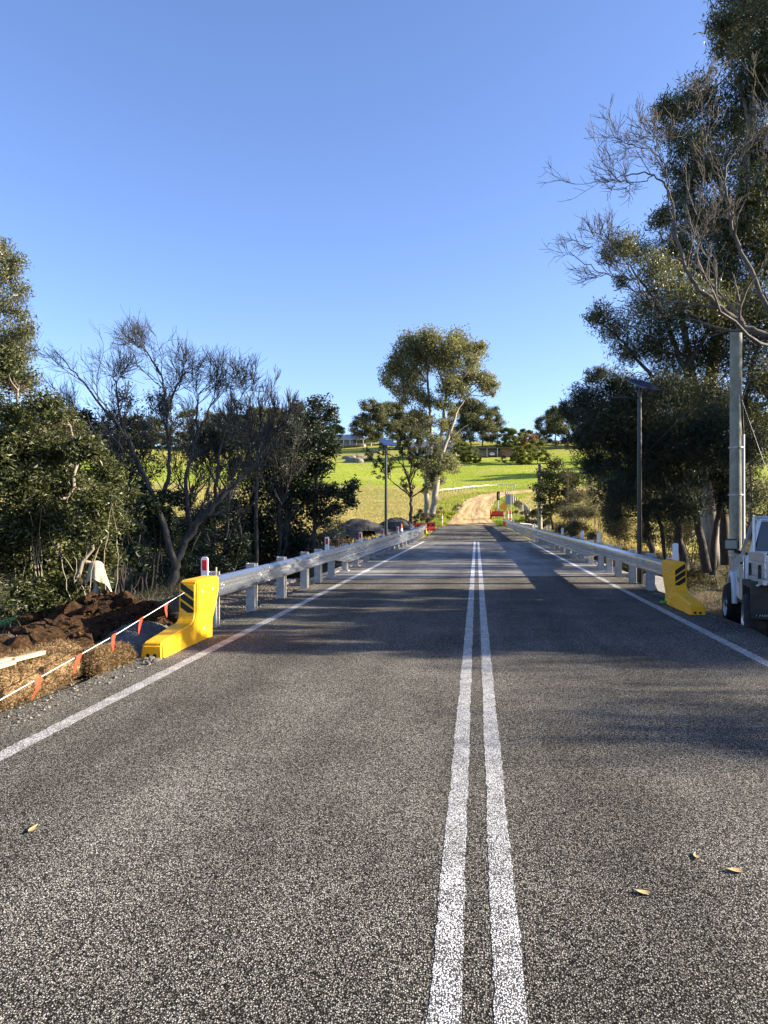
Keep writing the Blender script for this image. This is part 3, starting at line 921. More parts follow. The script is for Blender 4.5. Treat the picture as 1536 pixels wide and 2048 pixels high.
def make_rail(label, sgn, xf, segs, posts, trans):
    """xf(y) = x of the beam's back plane"""
    y0 = segs[0][0]
    root = empty('guard_rail', (xf(y0), y0, 0), label, 'guard rail')
    for j, (a, b, kind) in enumerate(segs):
        n = max(2, int((b - a) / .8) + 1)
        ysn = np.linspace(a, b, n)
        jig = .004 * np.sin(ysn * 2.1 + j)
        path = [(xf(y) + jg, y, float(roadz(np.array(0.0), y)) + jg * .6) for y, jg in zip(ysn, jig)]
        if kind == 'w': pr = [WP] * n
        elif kind == 't': pr = [TP_] * n
        else:
            pr = []
            for i in range(n):
                f = float(smooth(i / (n - 1)))
                if kind == 'tw': f = 1 - f
                pr.append([(p[0] * (1 - f) + q[0] * f, p[1] * (1 - f) + q[1] * f) for p, q in zip(T0_, TP_)])
        lift = .004 * (j % 2)
        o = beam_mesh(path, pr, sgn, lift).build('thrie_beam' if kind == 't' else ('transition_beam' if kind in ('wt', 'tw') else 'rail_beam'), MT['galv'], root)
        if a < 40:
            for zz in (.06, -.06, .11, -.11):     # splice bolts at the panel's start
                mbb = MB(); ox = xf(a + .12) + sgn * (.097 + lift)
                mbb.lathe([(0, .016), (.012, .014), (.016, .006), (.017, 0)], (0, 0, 0), 8, 'X')
                mbb.v = [(ox + sgn * v[0], a + .14 + v[1] + (.08 if abs(zz) > .1 else 0), ZC + zz + v[2]) for v in mbb.v]
                mbb.build('bolt', MT['bolt'], o)
    for y in posts:
        xx = xf(y); zr = float(roadz(np.array(0.0), y))
        on = J0(xx) - .2 < y < J1(xx) + .2
        zb = .0 if on else min(tz(xx - sgn * .16, y), zr) - .12
        c = xx - sgn * .17                         # channel-section post behind the block
        m = MB()
        m.box((c - sgn * .05, y, (zb + zr + .79) / 2), (.012, .15, zr + .79 - zb))
        for s in (-1, 1): m.box((c + sgn * .028, y + s * .069, (zb + zr + .79) / 2), (.148, .012, zr + .79 - zb - .002))
        if on: m.box((c + sgn * .03, y, .012), (.24, .26, .024))
        p = m.build('post', MT['galvpost'], root, bevel=.003, segs=1)
        m = MB(); m.box((xx - sgn * .034, y, zr + ZC + .0), (.066, .10, .30))
        m.build('block', MT['galvpost'], p, bevel=.006, segs=1)
        m = MB(); m.lathe([(0, .016), (.014, .014), (.018, 0)], (0, 0, 0), 8, 'X')
        m.v = [(xx + sgn * (.012 + v[0]), y + v[1], zr + ZC + v[2]) for v in m.v]
        m.build('bolt', MT['bolt'], p)
    return root

def xl(y): return -3.60 - .022 * max(0, y - 46) - .0022 * max(0, y - 50) ** 2
def xr(y): return 3.52 + float(road_c(y)) - .001 * max(0, y - 60)
LEFT = make_rail('galvanised guard rail along the bridge edge on the gully side, shining in the sun', 1, xl,
    [(9.35, 12.0, 'w'), (12.0, 15.9, 'w'), (15.9, 18.6, 'w'), (18.6, 20.8, 'wt'), (20.8, 28.8, 't'), (28.8, 36.8, 't'), (36.8, 44.2, 't'), (44.2, 46.2, 'tw'), (46.2, 53.5, 'w'), (53.5, 61.2, 'w')],
    [10.2, 12.05, 13.95, 15.9, 17.3, 18.9, 20.9, 22.9, 24.9, 26.9, 28.9, 30.9, 32.9, 34.9, 36.9, 38.9, 40.9, 42.9, 44.4, 46.0, 48.0, 50, 52, 54, 56, 58, 60], None)
RIGHT = make_rail('shaded galvanised guard rail running from the parked work truck round the far bend', -1, xr,
    [(13.85, 16.2, 'w'), (16.2, 20.1, 'w'), (20.1, 22.0, 'w'), (22.0, 24.0, 'wt'), (24.0, 31.5, 't'), (31.5, 39, 't'), (39.0, 45.6, 't'), (45.6, 47.8, 'tw'), (47.8, 56, 'w'), (56, 64, 'w'), (64, 72, 'w'), (72, 80, 'w')],
    [14.6, 16.3, 18.1, 19.9, 21.2, 22.6, 24.6, 26.6, 28.6, 30.6, 32.6, 34.6, 36.6, 38.6, 40.6, 42.6, 44.2, 46.4, 48.4, 50.4, 52.4, 54.4, 56.4, 58.4, 60.4, 62.4, 64.4, 66.4, 68.4, 70.4, 72.4, 74.4, 76.4, 78.4], None)

# ------------------------------------------------------------------ yellow end terminals
def terminal(label, x, y, sgn, z=0.0, detail=True, slant=0.0):
    """foot points to -Y; sgn +1: road lies at +X (hazard stripes fall towards the road)"""
    T = empty('rail_end_terminal', (x, y, z), label, 'end terminal', rz=slant)
    side = [(0.0, -.02), (0.02, .15), (.06, .175), (.93, .265), (.99, .30), (1.03, .36), (1.05, .74), (1.085, .775), (1.86, .775), (1.885, .74), (1.875, .60), (1.80, .45), (1.66, .20), (1.58, -.02)]
    m = MB()
    nseg = len(side)
    # flared foot: wider at the ground than on top
    W0 = .115
    L0 = [(-W0 - (.02 if z_ < .1 else 0), y_, z_) for y_, z_ in side]
    R0 = [(W0 + (.02 if z_ < .1 else 0), y_, z_) for y_, z_ in side]
    m.raw(L0 + R0, [tuple(range(nseg)), tuple(reversed(range(nseg, 2 * nseg)))] + [(i, (i + 1) % nseg, nseg + (i + 1) % nseg, nseg + i) for i in range(nseg)])
    body = m.build('cover', MT['yellow'], T, local=True, bevel=.022, segs=3)
    # striped sheet on the upright's front
    yb = 1.036
    m = MB(); m.box((0, yb, .545), (.185, .012, .36)); pan = m.build('striped_panel', MT['yellowpanel'], T, local=True)
    for k in range(3):
        zc = .425 + k * .115
        h = .042
        p = [(-.085, zc + sgn * -.0 + (.06 if sgn > 0 else -.06) - h), (.085, zc + (-.06 if sgn > 0 else .06) - h), (.085, zc + (-.06 if sgn > 0 else .06) + h), (-.085, zc + (.06 if sgn > 0 else -.06) + h)]
        m = MB(); m.prism(p, yb - .0095, yb - .0062, 'Y'); m.build('black_stripe', MT['black'], pan, local=True)
    if detail:
        for (yy, zz) in ((1.25, .62), (1.62, .62), (1.30, .14)):      # fixing bolts on the road side
            m = MB(); m.lathe([(0, .012), (.014, .011), (.02, .004), (.021, 0)], (0, 0, 0), 10, 'X')
            m.v = [(sgn * (.114 + v[0]), yy + v[1], zz + v[2]) for v in m.v]
            m.build('fixing_bolt', MT['galvpost'], T, local=True)
        for s in (-.04, .04):      # drain notches at the toe
            m = MB(); m.lathe([(0, -.004), (.022, -.004), (.022, .01)], (0, 0, 0), 10, 'Y')
            m.v = [(v[0] + s, v[1] - .012 + .02, v[2] + .03) for v in m.v]
            m.build('drain_notch', MT['black'], T, local=True)
    return T
terminal('yellow moulded guard rail end with black stripes, sunlit, beside the coir logs and pennants', -3.60, 7.86, 1)
terminal('yellow moulded guard rail end with black stripes, in shade behind the parked work truck', 3.52, 12.38, -1)
terminal('small distant yellow guard rail end near the red plastic barrier', xl(61) + .05, 61.0, 1, float(roadz(np.array(0.), 61.0)), False, math.radians(180))
# orange end at the far right of the rail
T = empty('rail_end_marker', (xr(80.1), 80.1, float(roadz(np.array(0.), 80.1))), 'orange and white marker closing the far end of the shaded guard rail', 'marker')
m = MB(); m.prism([(-.12, .0), (.12, .0), (.16, .8), (-.16, .8)], -.1, .1, 'Y'); m.build('cap', MT['orange'], T, local=True, bevel=.03)
m = MB(); m.box((0, -.105, .62), (.26, .008, .2)); m.build('white_sheet', MT['white'], T, local=True)

# ------------------------------------------------------------------ delineators on the rails
def delineator(x, y, z, red, label, group, h=.29, w=.105):
    d = empty('delineator', (x, y, z), label, 'delineator', group)
    m = MB(); c = .02
    m.prism([(-w / 2, -.28), (w / 2, -.28), (w / 2, h - c), (w / 2 - c, h), (-w / 2 + c, h), (-w / 2, h - c)], -.008, .008, 'Y')
    m.build('marker_plate', MT['white'], d, local=True, bevel=.003, segs=1)
    if red:
        m = MB(); m.box((0, -.0125, h - .115), (.066, .008, .145)); m.build('red_reflector', MT['red'], d, local=True)
    else:
        m = MB(); m.box((0, .0125, h - .115), (.066, .008, .145)); m.build('reflector', MT['white'], d, local=True)
    return d
gl = 'red reflector markers along the sunlit rail'; gr = 'white marker backs along the shaded rail'
for k, xp in enumerate((408, 653, 720, 764, 795, 822)):
    y = dat(xp, -3.80)
    lab = ['white delineator with red reflector, just behind the striped yellow terminal by the coir logs', 'white delineator with red reflector where the sunlit rail deepens at the bridge start'][k] if k < 2 else 'white delineator with red reflector above the sunlit rail over the bridge'
    delineator(xl(y) - .19, y, .77 + float(roadz(np.array(0.), y)), True, lab, gl, .27 if k else .24)
for k, xp in enumerate((1352, 1198, 1165, 1125, 1097, 1070, 1034)):
    y = dat(xp, 3.72)
    lab = 'plain white marker plate just behind the shaded yellow terminal' if k == 0 else 'plain white marker plate standing above the shaded guard rail'
    delineator(xr(y) + .19, y, .77 + float(roadz(np.array(0.), y)), False, lab, gr, .27 if k else .30)
# ------------------------------------------------------------------ solar lamps
def solar_lamp(x, y, ztop, label, side, seed):
    zb = tz(x, y)
    S = empty('solar_street_lamp', (x, y, zb), label, 'street lamp', 'solar street lamps at the bridge ends')
    H = ztop - zb
    m = MB(); m.tube([(0, 0, -.3), (0, 0, .9), (0, 0, H)], [.105, .095, .07], 12); m.build('pole', MT['blackmetal'], S, local=True)
    m = MB(); m.lathe([(.2, -.05), (.2, .03), (.17, .05), (.1, .06)], (0, 0, 0), 14); m.build('base_flange', MT['blackmetal'], S, local=True)
    m = MB(); m.box((.04, 0, H - 1.6), (.12, .02, .36)); m.build('hatch', MT['blackmetal'], S, local=True)
    # panel: faces the sun, high edge away from it, so seen as a leaning parallelogram
    e1 = Vector((.78, .626, 0)); e2 = Vector((-.544, .679, .5)).normalized(); e3 = e1.cross(e2)
    R = Matrix((e1, e2, e3)).transposed()
    c = Vector((.10, 0, H + .24))
    pm = MB(); pm.box(c, (.95, .9, .035), R=R); pm.tube([(0, 0, H - .05), (.05, 0, H + .2)], .05, 8); pan = pm.build('panel_frame', MT['blackmetal'], S, local=True)
    m = MB(); m.box(c + R @ Vector((0, 0, .0205)), (.90, .85, .006), R=R); m.build('solar_panel', MT['solar'], pan, local=True)
    m = MB(); m.box(c + R @ Vector((0, 0, -.021)), (.86, .81, .006), R=R); m.build('panel_back', MT['solar'], pan, local=True)
    m = MB(); m.tube([(0, 0, H - .22), (side * .3, -.02, H - .2), (side * .45, -.03, H - .19)], .028, 8); arm = m.build('lamp_arm', MT['blackmetal'], S, local=True)
    m = MB(); m.prism([(.42, -.03), (.5, -.05), (.95, -.035), (1.0, 0.0), (.95, .02), (.5, .04), (.42, .02)], -.12, .12, 'Y')
    m.v = [(v[0] * side, v[1] - .03, v[2] + H - .19) for v in m.v]
    m.build('luminaire', MT['dark'], arm, local=True, bevel=.012)
    return S
p = px(1279, 783, 26.0)
solar_lamp(p[0], 26.0, p[2], 'tall black solar street lamp in front of the dark shady trees', -1, 1)
p = px(772, 893, 45.5)
solar_lamp(p[0], 45.5, p[2], 'tall black solar street lamp against the sunlit dry pasture', 1, 2)

# ------------------------------------------------------------------ timber service pole with conduit and wires
bx = px(1472, 1100, 18.1); ptop = px(1472, 664, 18.1)[2]
UP = empty('utility_pole', (bx[0], 18.1, tz(bx[0], 18.1)), 'weathered grey timber pole with a white conduit behind the parked work truck', 'utility pole')
H = ptop - tz(bx[0], 18.1)
m = MB(); m.tube([(0, 0, -.4), (0, 0, H * .5), (0, 0, H)], [.150, .14, .130], 18); m.build('pole', MT['poletimber'], UP, local=True)
m = MB(); m.tube([(.155, -.075, -.1), (.142, -.075, 2.6), (.14, -.075, H * .62)], .028, 10); m.build('conduit', MT['white'], UP, local=True)
m = MB(); m.tube([(.14, -.075, H * .62), (.12, -.09, H * .68), (.1, -.1, H * .75), (.2, -.1, H * .8), (.3, -.1, H * .84)], .018, 7); m.build('cable_tail', MT['black'], UP, local=True)
for zz in (1.1, 2.5, 3.6):
    m = MB(); m.lathe([(.165, zz), (.165, zz + .03)], (0, 0, 0), 18); m.build('strap', MT['galvpost'], UP, local=True)
def wire(name, pts, r, label, mat='black'):
    m = MB(); m.tube(spline(pts, 6), r, 5)
    return tag(m.build(name, MT[mat]), label, 'wire')
a = np.array([bx[0], 18.1, ptop - .75]); e = px(1150, 1036, 44.0)
wire('service_cable', [a, (a + e) / 2 + np.array([0, 0, -.12]), e], .014, 'taut dark cable slanting from the timber pole down past the solar lamp')
m = MB(); ez = tz(e[0], e[1]); m.tube([(e[0], e[1], ez - .3), (e[0], e[1], e[2] + .25)], [.08, .07], 9)
tag(m.build('cable_post', MT['greytimber']), 'short weathered post holding the slanting cable in the roadside scrub', 'post')
a = np.array([bx[0], 18.1, ptop - 1.2]); e = np.array([bx[0] + 1.15, 16.6, tz(bx[0] + 1.15, 16.6) - .05])
wire('stay_wire', [a, e], .005, 'thin stay wire running from the timber pole to the ground by the truck', 'wire')

# ------------------------------------------------------------------ parked ute
def make_ute():
    th = math.radians(13.8)
    U = empty('work_truck', (4.05, 11.35, -.30), 'white work truck with aluminium tray parked on the shoulder beside the shaded yellow terminal', 'truck', rz=-th)
    U.rotation_euler = (math.radians(-2.2), 0, -th)
    def B(mb, name, mat, par=U, bevel=0.0, segs=2): return mb.build(name, MT[mat], par, local=True, bevel=bevel, segs=segs)
    Wd = 1.74
    def wheel(x, y, out, steer=0.0):
        tr = .375
        m = MB()
        m.lathe([(tr - .15, -.02), (tr - .03, -.012), (tr, .03), (tr, .22), (tr - .03, .26), (tr - .12, .27)], (0, 0, 0), 36, 'X')
        for k in range(36):    # tread blocks
            a = 2 * math.pi * k / 36
            for xo in (.07, .125, .18):
                m.box((xo, math.cos(a + xo) * tr, math.sin(a + xo) * tr), (.045, .03, .014), R=Matrix.Rotation(a + xo - math.pi / 2, 3, 'X'))
        R = Matrix.Rotation(steer, 4, 'Z')
        sx = 1 if out < 0 else -1
        def put(mb):
            mb.v = [tuple((R @ Vector((v[0] * sx, v[1], v[2]))) + Vector((x, y, tr))) for v in mb.v]
            return mb
        ty = B(put(m), 'wheel', 'tyre')
        m = MB(); m.lathe([(.225, -.018), (.215, -.005), (.205, .03), (.17, .085), (.16, .06), (.09, .05), (.07, .01), (.05, .0), (0.0, .0)], (0, 0, 0), 28, 'X')
        r_ = B(put(m), 'rim', 'rim', ty)
        for k in range(8):
            a = 2 * math.pi * (k + .5) / 8
            m = MB(); m.lathe([(0, .052), (.026, .053), (.027, .07)], (0, math.cos(a) * .145, math.sin(a) * .145), 10, 'X'); B(put(m), 'vent_hole', 'dark', r_)
        m = MB(); m.lathe([(0, -.012), (.035, -.01), (.04, .02)], (0, 0, 0), 12, 'X'); B(put(m), 'hub_cap', 'dark', r_)
    wheel(-.17, 0, -1); wheel(Wd + .17, 0, 1); wheel(-.20, 3.1, -1, math.radians(6)); wheel(Wd + .20, 3.1, 1, math.radians(6))
    m = MB(); m.box((Wd / 2 - .38, 1.5, .56), (.1, 4.9, .16)); m.box((Wd / 2 + .38, 1.5, .56), (.1, 4.9, .16)); m.box((Wd / 2, .0, .37), (1.5, .12, .12)); m.box((Wd / 2, 3.1, .37), (1.5, .12, .12)); m.box((Wd / 2, -1.05, .5), (1.3, .1, .14))
    B(m, 'chassis', 'dark')
    # lower body of cab with front wheel arch
    arch = [(3.1 + .47 * math.cos(a), .42 + .47 * math.sin(a)) for a in np.linspace(math.pi, 0, 11)]
    prof = [(.98, .60), (.98, 1.30), (2.35, 1.30), (2.50, 1.27), (3.3, 1.22), (3.80, 1.10), (3.92, .95), (3.95, .5)] + arch[::-1] + [(2.58, .52), (2.45, .50), (1.1, .52)]
    m = MB(); m.prism(prof, -.06, Wd + .06); cab = B(m, 'cab_body', 'utewhite', U, .07, 4)
    for s in (0, 1):     # flared guard over the front wheel
        xo = -.07 if s == 0 else Wd + .07; so = -1 if s == 0 else 1
        m = MB()
        ring = [(3.1 + r * math.cos(a), .42 + r * math.sin(a)) for r in (.57, .465) for a in np.linspace(math.pi * 1.0, 0, 13)]
        vs = []; n = 13
        for xx in (xo - so * .02, xo + so * .07):
            vs += [(xx, q[0], q[1]) for q in ring]
        fs = []
        for i in range(n - 1):
            fs += [(i, i + 1, 2 * n + i + 1, 2 * n + i), (n + i, 3 * n + i, 3 * n + i + 1, n + i + 1), (2 * n + i, 2 * n + i + 1, 3 * n + i + 1, 3 * n + i), (i, n + i, n + i + 1, i + 1)]
        m.raw(vs, fs, True); B(m, 'wheel_arch_flare', 'utewhite', cab)
    # greenhouse frame: roof and pillars around real openings
    g = MB()
    rf = [(1.06, 1.86), (1.95, 1.88)]
    m = MB(); m.raw([(.14, 1.05, 1.84), (Wd - .14, 1.05, 1.84), (Wd - .14, 2.0, 1.84), (.14, 2.0, 1.84), (.2, 1.1, 1.92), (Wd - .2, 1.1, 1.92), (Wd - .2, 1.92, 1.92), (.2, 1.92, 1.92)],
                    [(3, 2, 1, 0), (4, 5, 6, 7), (0, 1, 5, 4), (1, 2, 6, 5), (2, 3, 7, 6), (3, 0, 4, 7)])
    B(m, 'roof', 'utewhite', cab, .03, 2)
    for s in (0, 1):
        f = (lambda x: x) if s == 0 else (lambda x: Wd - x)
        def pil(y0, z0, y1, z1, w, nm):
            a = Vector((f(-.0), y0, z0)); b = Vector((f(.15), y1, z1)); d = (b - a)
            m = MB(); hw = w / 2
            m.raw([(a.x - .02, y0 - hw, z0), (a.x + .04, y0 - hw, z0), (a.x + .04, y0 + hw, z0), (a.x - .02, y0 + hw, z0), (b.x - .03, y1 - hw, z1), (b.x + .03, y1 - hw, z1), (b.x + .03, y1 + hw, z1), (b.x - .03, y1 + hw, z1)],
                  [(3, 2, 1, 0), (4, 5, 6, 7), (0, 1, 5, 4), (1, 2, 6, 5), (2, 3, 7, 6), (3, 0, 4, 7)])
            B(m, nm, 'utewhite', cab)
        pil(2.62, 1.27, 1.97, 1.86, .09, 'windscreen_pillar'); pil(1.04, 1.28, 1.10, 1.86, .12, 'rear_pillar'); pil(2.28, 1.29, 2.2, 1.68, .03, 'window_divider')
        # door with window, handle and mirror
        xd = f(-.068); so = -1 if s == 0 else 1
        m = MB(); m.prism([(1.08, .58), (1.08, 1.285), (2.33, 1.285), (2.42, .95), (2.40, .58)], min(xd, xd + so * .012), max(xd, xd + so * .012))
        dr = B(m, 'door', 'utewhite', cab, .006, 1)
        m = MB(); m.box((xd + so * .03, 1.26, 1.17), (.03, .17, .035)); B(m, 'door_handle', 'dark', dr, .008, 1)
        m = MB(); m.raw([(f(.012), 1.12, 1.30), (f(.012), 2.26, 1.30), (f(.148), 2.08, 1.84), (f(.148), 1.15, 1.84)], [(0, 1, 2, 3)])
        m.raw([(f(.018), 1.12, 1.30), (f(.018), 2.26, 1.30), (f(.154), 2.08, 1.84), (f(.154), 1.15, 1.84)], [(3, 2, 1, 0)])
        B(m, 'side_window', 'glass', dr)
        m = MB(); m.tube([(f(-.02), 2.28, 1.33), (f(-.12), 2.26, 1.36)], .03, 8); mi = B(m, 'mirror_arm', 'dark', cab)
        m = MB(); mx = f(-.17); m.box((mx, 2.26, 1.47), (.25, .10, .20)); B(m, 'mirror_housing', 'dark', mi, .035, 3)
        m = MB(); m.box((mx, 2.206, 1.47), (.2, .006, .15)); B(m, 'mirror_glass', 'mirror', mi, .002, 1)
        m = MB(); m.box((f(-.01), 1.75, .52), (.10, 1.35, .05)); B(m, 'side_step', 'dark', cab)
        if s == 0:
            m = MB(); m.box((xd - .0155, 1.95, 1.02), (.004, .42, .09)); B(m, 'green_decal', 'greensign', dr)
            m = MB(); m.box((xd - .0155, 1.98, .87), (.004, .34, .08)); B(m, 'olive_decal', 'olive', dr)
    m = MB(); m.raw([(.03, 2.60, 1.29), (Wd - .03, 2.60, 1.29), (Wd - .17, 1.98, 1.85), (.17, 1.98, 1.85)], [(0, 1, 2, 3)]); B(m, 'windscreen', 'glass', cab)
    m = MB(); m.raw([(.08, 1.045, 1.30), (Wd - .08, 1.045, 1.30), (Wd - .18, 1.09, 1.84), (.18, 1.09, 1.84)], [(3, 2, 1, 0)]); B(m, 'rear_window', 'glass', cab)
    m = MB(); m.box((Wd / 2, 3.98, .62), (Wd + .02, .14, .28)); B(m, 'front_bumper', 'utewhite', U, .04, 2)
    for s in (0, 1):
        m = MB(); m.box((.16 if s == 0 else Wd - .16, 3.90, .98), (.34, .1, .16)); B(m, 'headlight', 'mirror', U, .03, 2)
    m = MB(); m.box((Wd / 2, 3.93, .95), (.9, .06, .2)); B(m, 'grille', 'dark', U)
    # tray
    tray = B(MB().box((Wd / 2, -.15, .985), (Wd, 2.08, .05)), 'tray_floor', 'alloy', U, .006, 1)
    for s in (0, 1):
        xs_ = .0 if s == 0 else Wd; so = -1 if s == 0 else 1
        for k in range(3):       # three boards per drop side
            B(MB().box((xs_ + so * .012, -.15, 1.075 + k * .105), (.024, 2.04, .102)), 'side_board', 'alloy', tray, .004, 1)
        B(MB().box((xs_ + so * .02, -.15, .965), (.05, 2.1, .07)), 'side_rail', 'alloy', tray, .006, 1)
        B(MB().box((xs_ + so * .02, -.15, 1.345), (.04, 2.06, .03)), 'top_rail', 'alloy', tray, .005, 1)
        for yy in (-.75, .5):
            m = MB(); m.prism([(yy - .05, 1.0), (yy + .05, 1.0), (yy + .02, 1.17), (yy - .01, 1.19)], min(xs_ + so * .026, xs_ + so * .06), max(xs_ + so * .026, xs_ + so * .06)); B(m, 'latch', 'dark', tray)
            m = MB(); m.tube([(xs_ + so * .03, yy - .06, .93), (xs_ + so * .07, yy - .06, .90), (xs_ + so * .07, yy + .1, .90), (xs_ + so * .03, yy + .1, .93)], .012, 6); B(m, 'tie_rail', 'alloy', tray)
        # rear mudguard, flap
        m = MB(); m.prism([(.62, .60), (.62, .94), (-.62, .94), (-.62, .5), (-.58, .5), (-.55, .86), (.52, .86), (.58, .60)], min(xs_ - so * .12, xs_ + so * .14), max(xs_ - so * .12, xs_ + so * .14)); mg = B(m, 'mudguard', 'dark', U)
        xf0, xf1 = sorted((xs_ - so * .28, xs_ + so * .13))
        m = MB(); m.box(((xf0 + xf1) / 2, -.60, .70), (xf1 - xf0, .014, .52))
        for rr_ in range(7): m.box((xf0 + .03 + rr_ * (xf1 - xf0 - .06) / 6, -.609, .78), (.022, .006, .34))
        fl = B(m, 'mud_flap', 'dark', U)
        for zz in (.9, .62):
            for xx in (xf0 + .06, xf1 - .06):
                m = MB(); m.lathe([(0, -.012), (.014, -.01), (.016, 0)], (xx, -.607, zz), 8, 'Y'); B(m, 'flap_bolt', 'alloy', fl)
        cu = bpy.data.curves.new('flap_lettering', 'FONT'); cu.body = 'TRIPLE M'; cu.size = .10; cu.extrude = .001; cu.shear = .25
        tmp = bpy.data.objects.new('tmp', cu); COL.objects.link(tmp)
        dg = bpy.context.evaluated_depsgraph_get(); me = bpy.data.meshes.new_from_object(tmp.evaluated_get(dg)); bpy.data.objects.remove(tmp)
        me.materials.clear()
        for v in me.vertices: v.co = Vector((v.co.x + xf0 + .03, -.614, v.co.y + .475)) + Vector((0, -abs(v.co.z), 0))
        link('flap_lettering', me, MT['white'], fl, local=True)
        m = MB(); m.box((xf0 + .42 if s == 0 else xf1 - .42, -1.20, .91), (.3, .05, .1)); B(m, 'tail_light', 'red', U, .01, 1)
        m = MB(); m.box((xf0 + .61 if s == 0 else xf1 - .61, -1.20, .91), (.06, .05, .1)); B(m, 'indicator', 'amber', U, .01, 1)
    for k in range(3): B(MB().box((Wd / 2, -1.18, 1.075 + k * .105), (Wd - .02, .024, .102)), 'tail_board', 'alloy', tray, .004, 1)
    hb = MB()
    for xx in (.05, Wd - .05): hb.tube([(xx, .86, 1.0), (xx, .86, 1.9)], .025, 8)
    for zz in (1.35, 1.9): hb.tube([(.05, .86, zz), (Wd - .05, .86, zz)], .02, 8)
    B(hb, 'headboard_frame', 'alloy', tray)
    m = MB(); m.box((Wd / 2, -1.22, .62), (.42, .012, .11)); B(m, 'number_plate', 'white', U)
    return U
make_ute()

# ------------------------------------------------------------------ works on the left verge
def clod_mesh(seed, sub=2):
    bm = bmesh.new(); bmesh.ops.create_icosphere(bm, subdivisions=sub, radius=1.0)
    r = random.Random(seed)
    ph = [r.uniform(0, 6) for _ in range(6)]
    for v in bm.verts:
        c = v.co
        k = 1 + .28 * math.sin(c.x * 2.6 + ph[0]) * math.sin(c.y * 2.9 + ph[1]) + .2 * math.sin(c.z * 3.7 + ph[2]) + r.uniform(-.13, .13)
        v.co = Vector((c.x * k * 1.15, c.y * k, c.z * k * .75))
    me = bpy.data.meshes.new('clod'); bm.to_mesh(me); bm.free()
    return me
CLODS = [clod_mesh(s) for s in range(5)]
for me in CLODS: me.materials.append(MT['clod'])
ROCKS = [clod_mesh(s + 20, 2) for s in range(4)]

def heap(name, label, cat, cx, cy, rx, ry, h, mat, rough=.12, n=46, seed=0, rot=0.0, kind=None, seg=None):
    rg = np.random.default_rng(seed)
    u = np.linspace(-1.15, 1.15, n); A, Bq = np.meshgrid(u, u)
    r = np.sqrt(A ** 2 + Bq ** 2)
    z = h * smooth(1 - r) ** .8
    xw = cx + math.cos(rot) * A * rx - math.sin(rot) * Bq * ry; yw = cy + math.sin(rot) * A * rx + math.cos(rot) * Bq * ry
    nz = np.zeros_like(z)
    for f in (1.3, 2.7, 5.5, 9):
        nz += rough / f ** .7 * np.sin(xw * f + rg.uniform(0, 6) + 1.5 * np.sin(yw * f * .8 + rg.uniform(0, 6))) * np.sin(yw * f * 1.1 + rg.uniform(0, 6))
    z = z + nz * np.clip(z / (h * .5), 0, 1) + rg.normal(0, rough * .18, z.shape) * np.clip(z / (h * .4), 0, 1)
    zz = terr(xw, yw) + z - np.where(r > 1.0, .12, 0)
    V = np.stack([xw, yw, zz], -1).reshape(-1, 3)
    ii = np.arange(n - 1)[:, None] * n + np.arange(n - 1)[None]
    Q = np.stack([ii, ii + 1, ii + n + 1, ii + n], -1).reshape(-1, 4)
    root = empty(name, (cx, cy, tz(cx, cy)), label, cat)
    link('mound', np_mesh('mound', V, Q, True), MT[mat], root)
    def zat(x, y):
        d = (xw - x) ** 2 + (yw - y) ** 2; k = np.unravel_index(np.argmin(d), d.shape); return float(zz[k])
    return root, zat

def scatter_clods(root, zat, cx, cy, rx, ry, n, s0, s1, meshes, name, seed, rot=0.0):
    r = random.Random(seed); off = wloc(root)
    for _ in range(n):
        a = r.uniform(0, 6.283); q = math.sqrt(r.random()) * 1.02
        x0 = rx * q * math.cos(a); y0 = ry * q * math.sin(a)
        x = cx + math.cos(rot) * x0 - math.sin(rot) * y0; y = cy + math.sin(rot) * x0 + math.cos(rot) * y0
        s = s0 + (s1 - s0) * r.random() ** 2.2
        o = bpy.data.objects.new(name, r.choice(meshes))
        o.parent = root
        o.location = (x - off[0], y - off[1], zat(x, y) + s * .25 - off[2])
        o.rotation_euler = (r.uniform(-.5, .5), r.uniform(-.5, .5), r.uniform(0, 6.28))
        o.scale = (s, s * r.uniform(.7, 1.1), s * r.uniform(.6, 1.0))
        COL.objects.link(o)
c0 = px(215, 1200, 10.6)
rt, za = heap('soil_heap', 'heap of dark brown turned soil and clods under the cloth-covered stake', 'soil heap', -5.55, 10.3, 1.25, 1.0, .50, 'soil', .14, seed=3)
scatter_clods(rt, za, -5.55, 10.3, 1.15, .95, 170, .03, .17, CLODS, 'clod', 8)
rt2, za2 = heap('soil_heap', 'long low bank of dark clods lying behind the coir logs', 'soil heap', -5.0, 7.9, .62, 1.9, .38, 'soil', .13, seed=5, rot=.22)
scatter_clods(rt2, za2, -5.0, 7.9, .6, 1.8, 190, .03, .16, CLODS, 'clod', 9, .22)
rg_, zg_ = heap('gravel_heap', 'low spill of grey blue gravel beside the sunlit yellow terminal', 'gravel', -4.35, 9.1, .55, 1.2, .20, 'gravel', .05, seed=7, rot=.1)

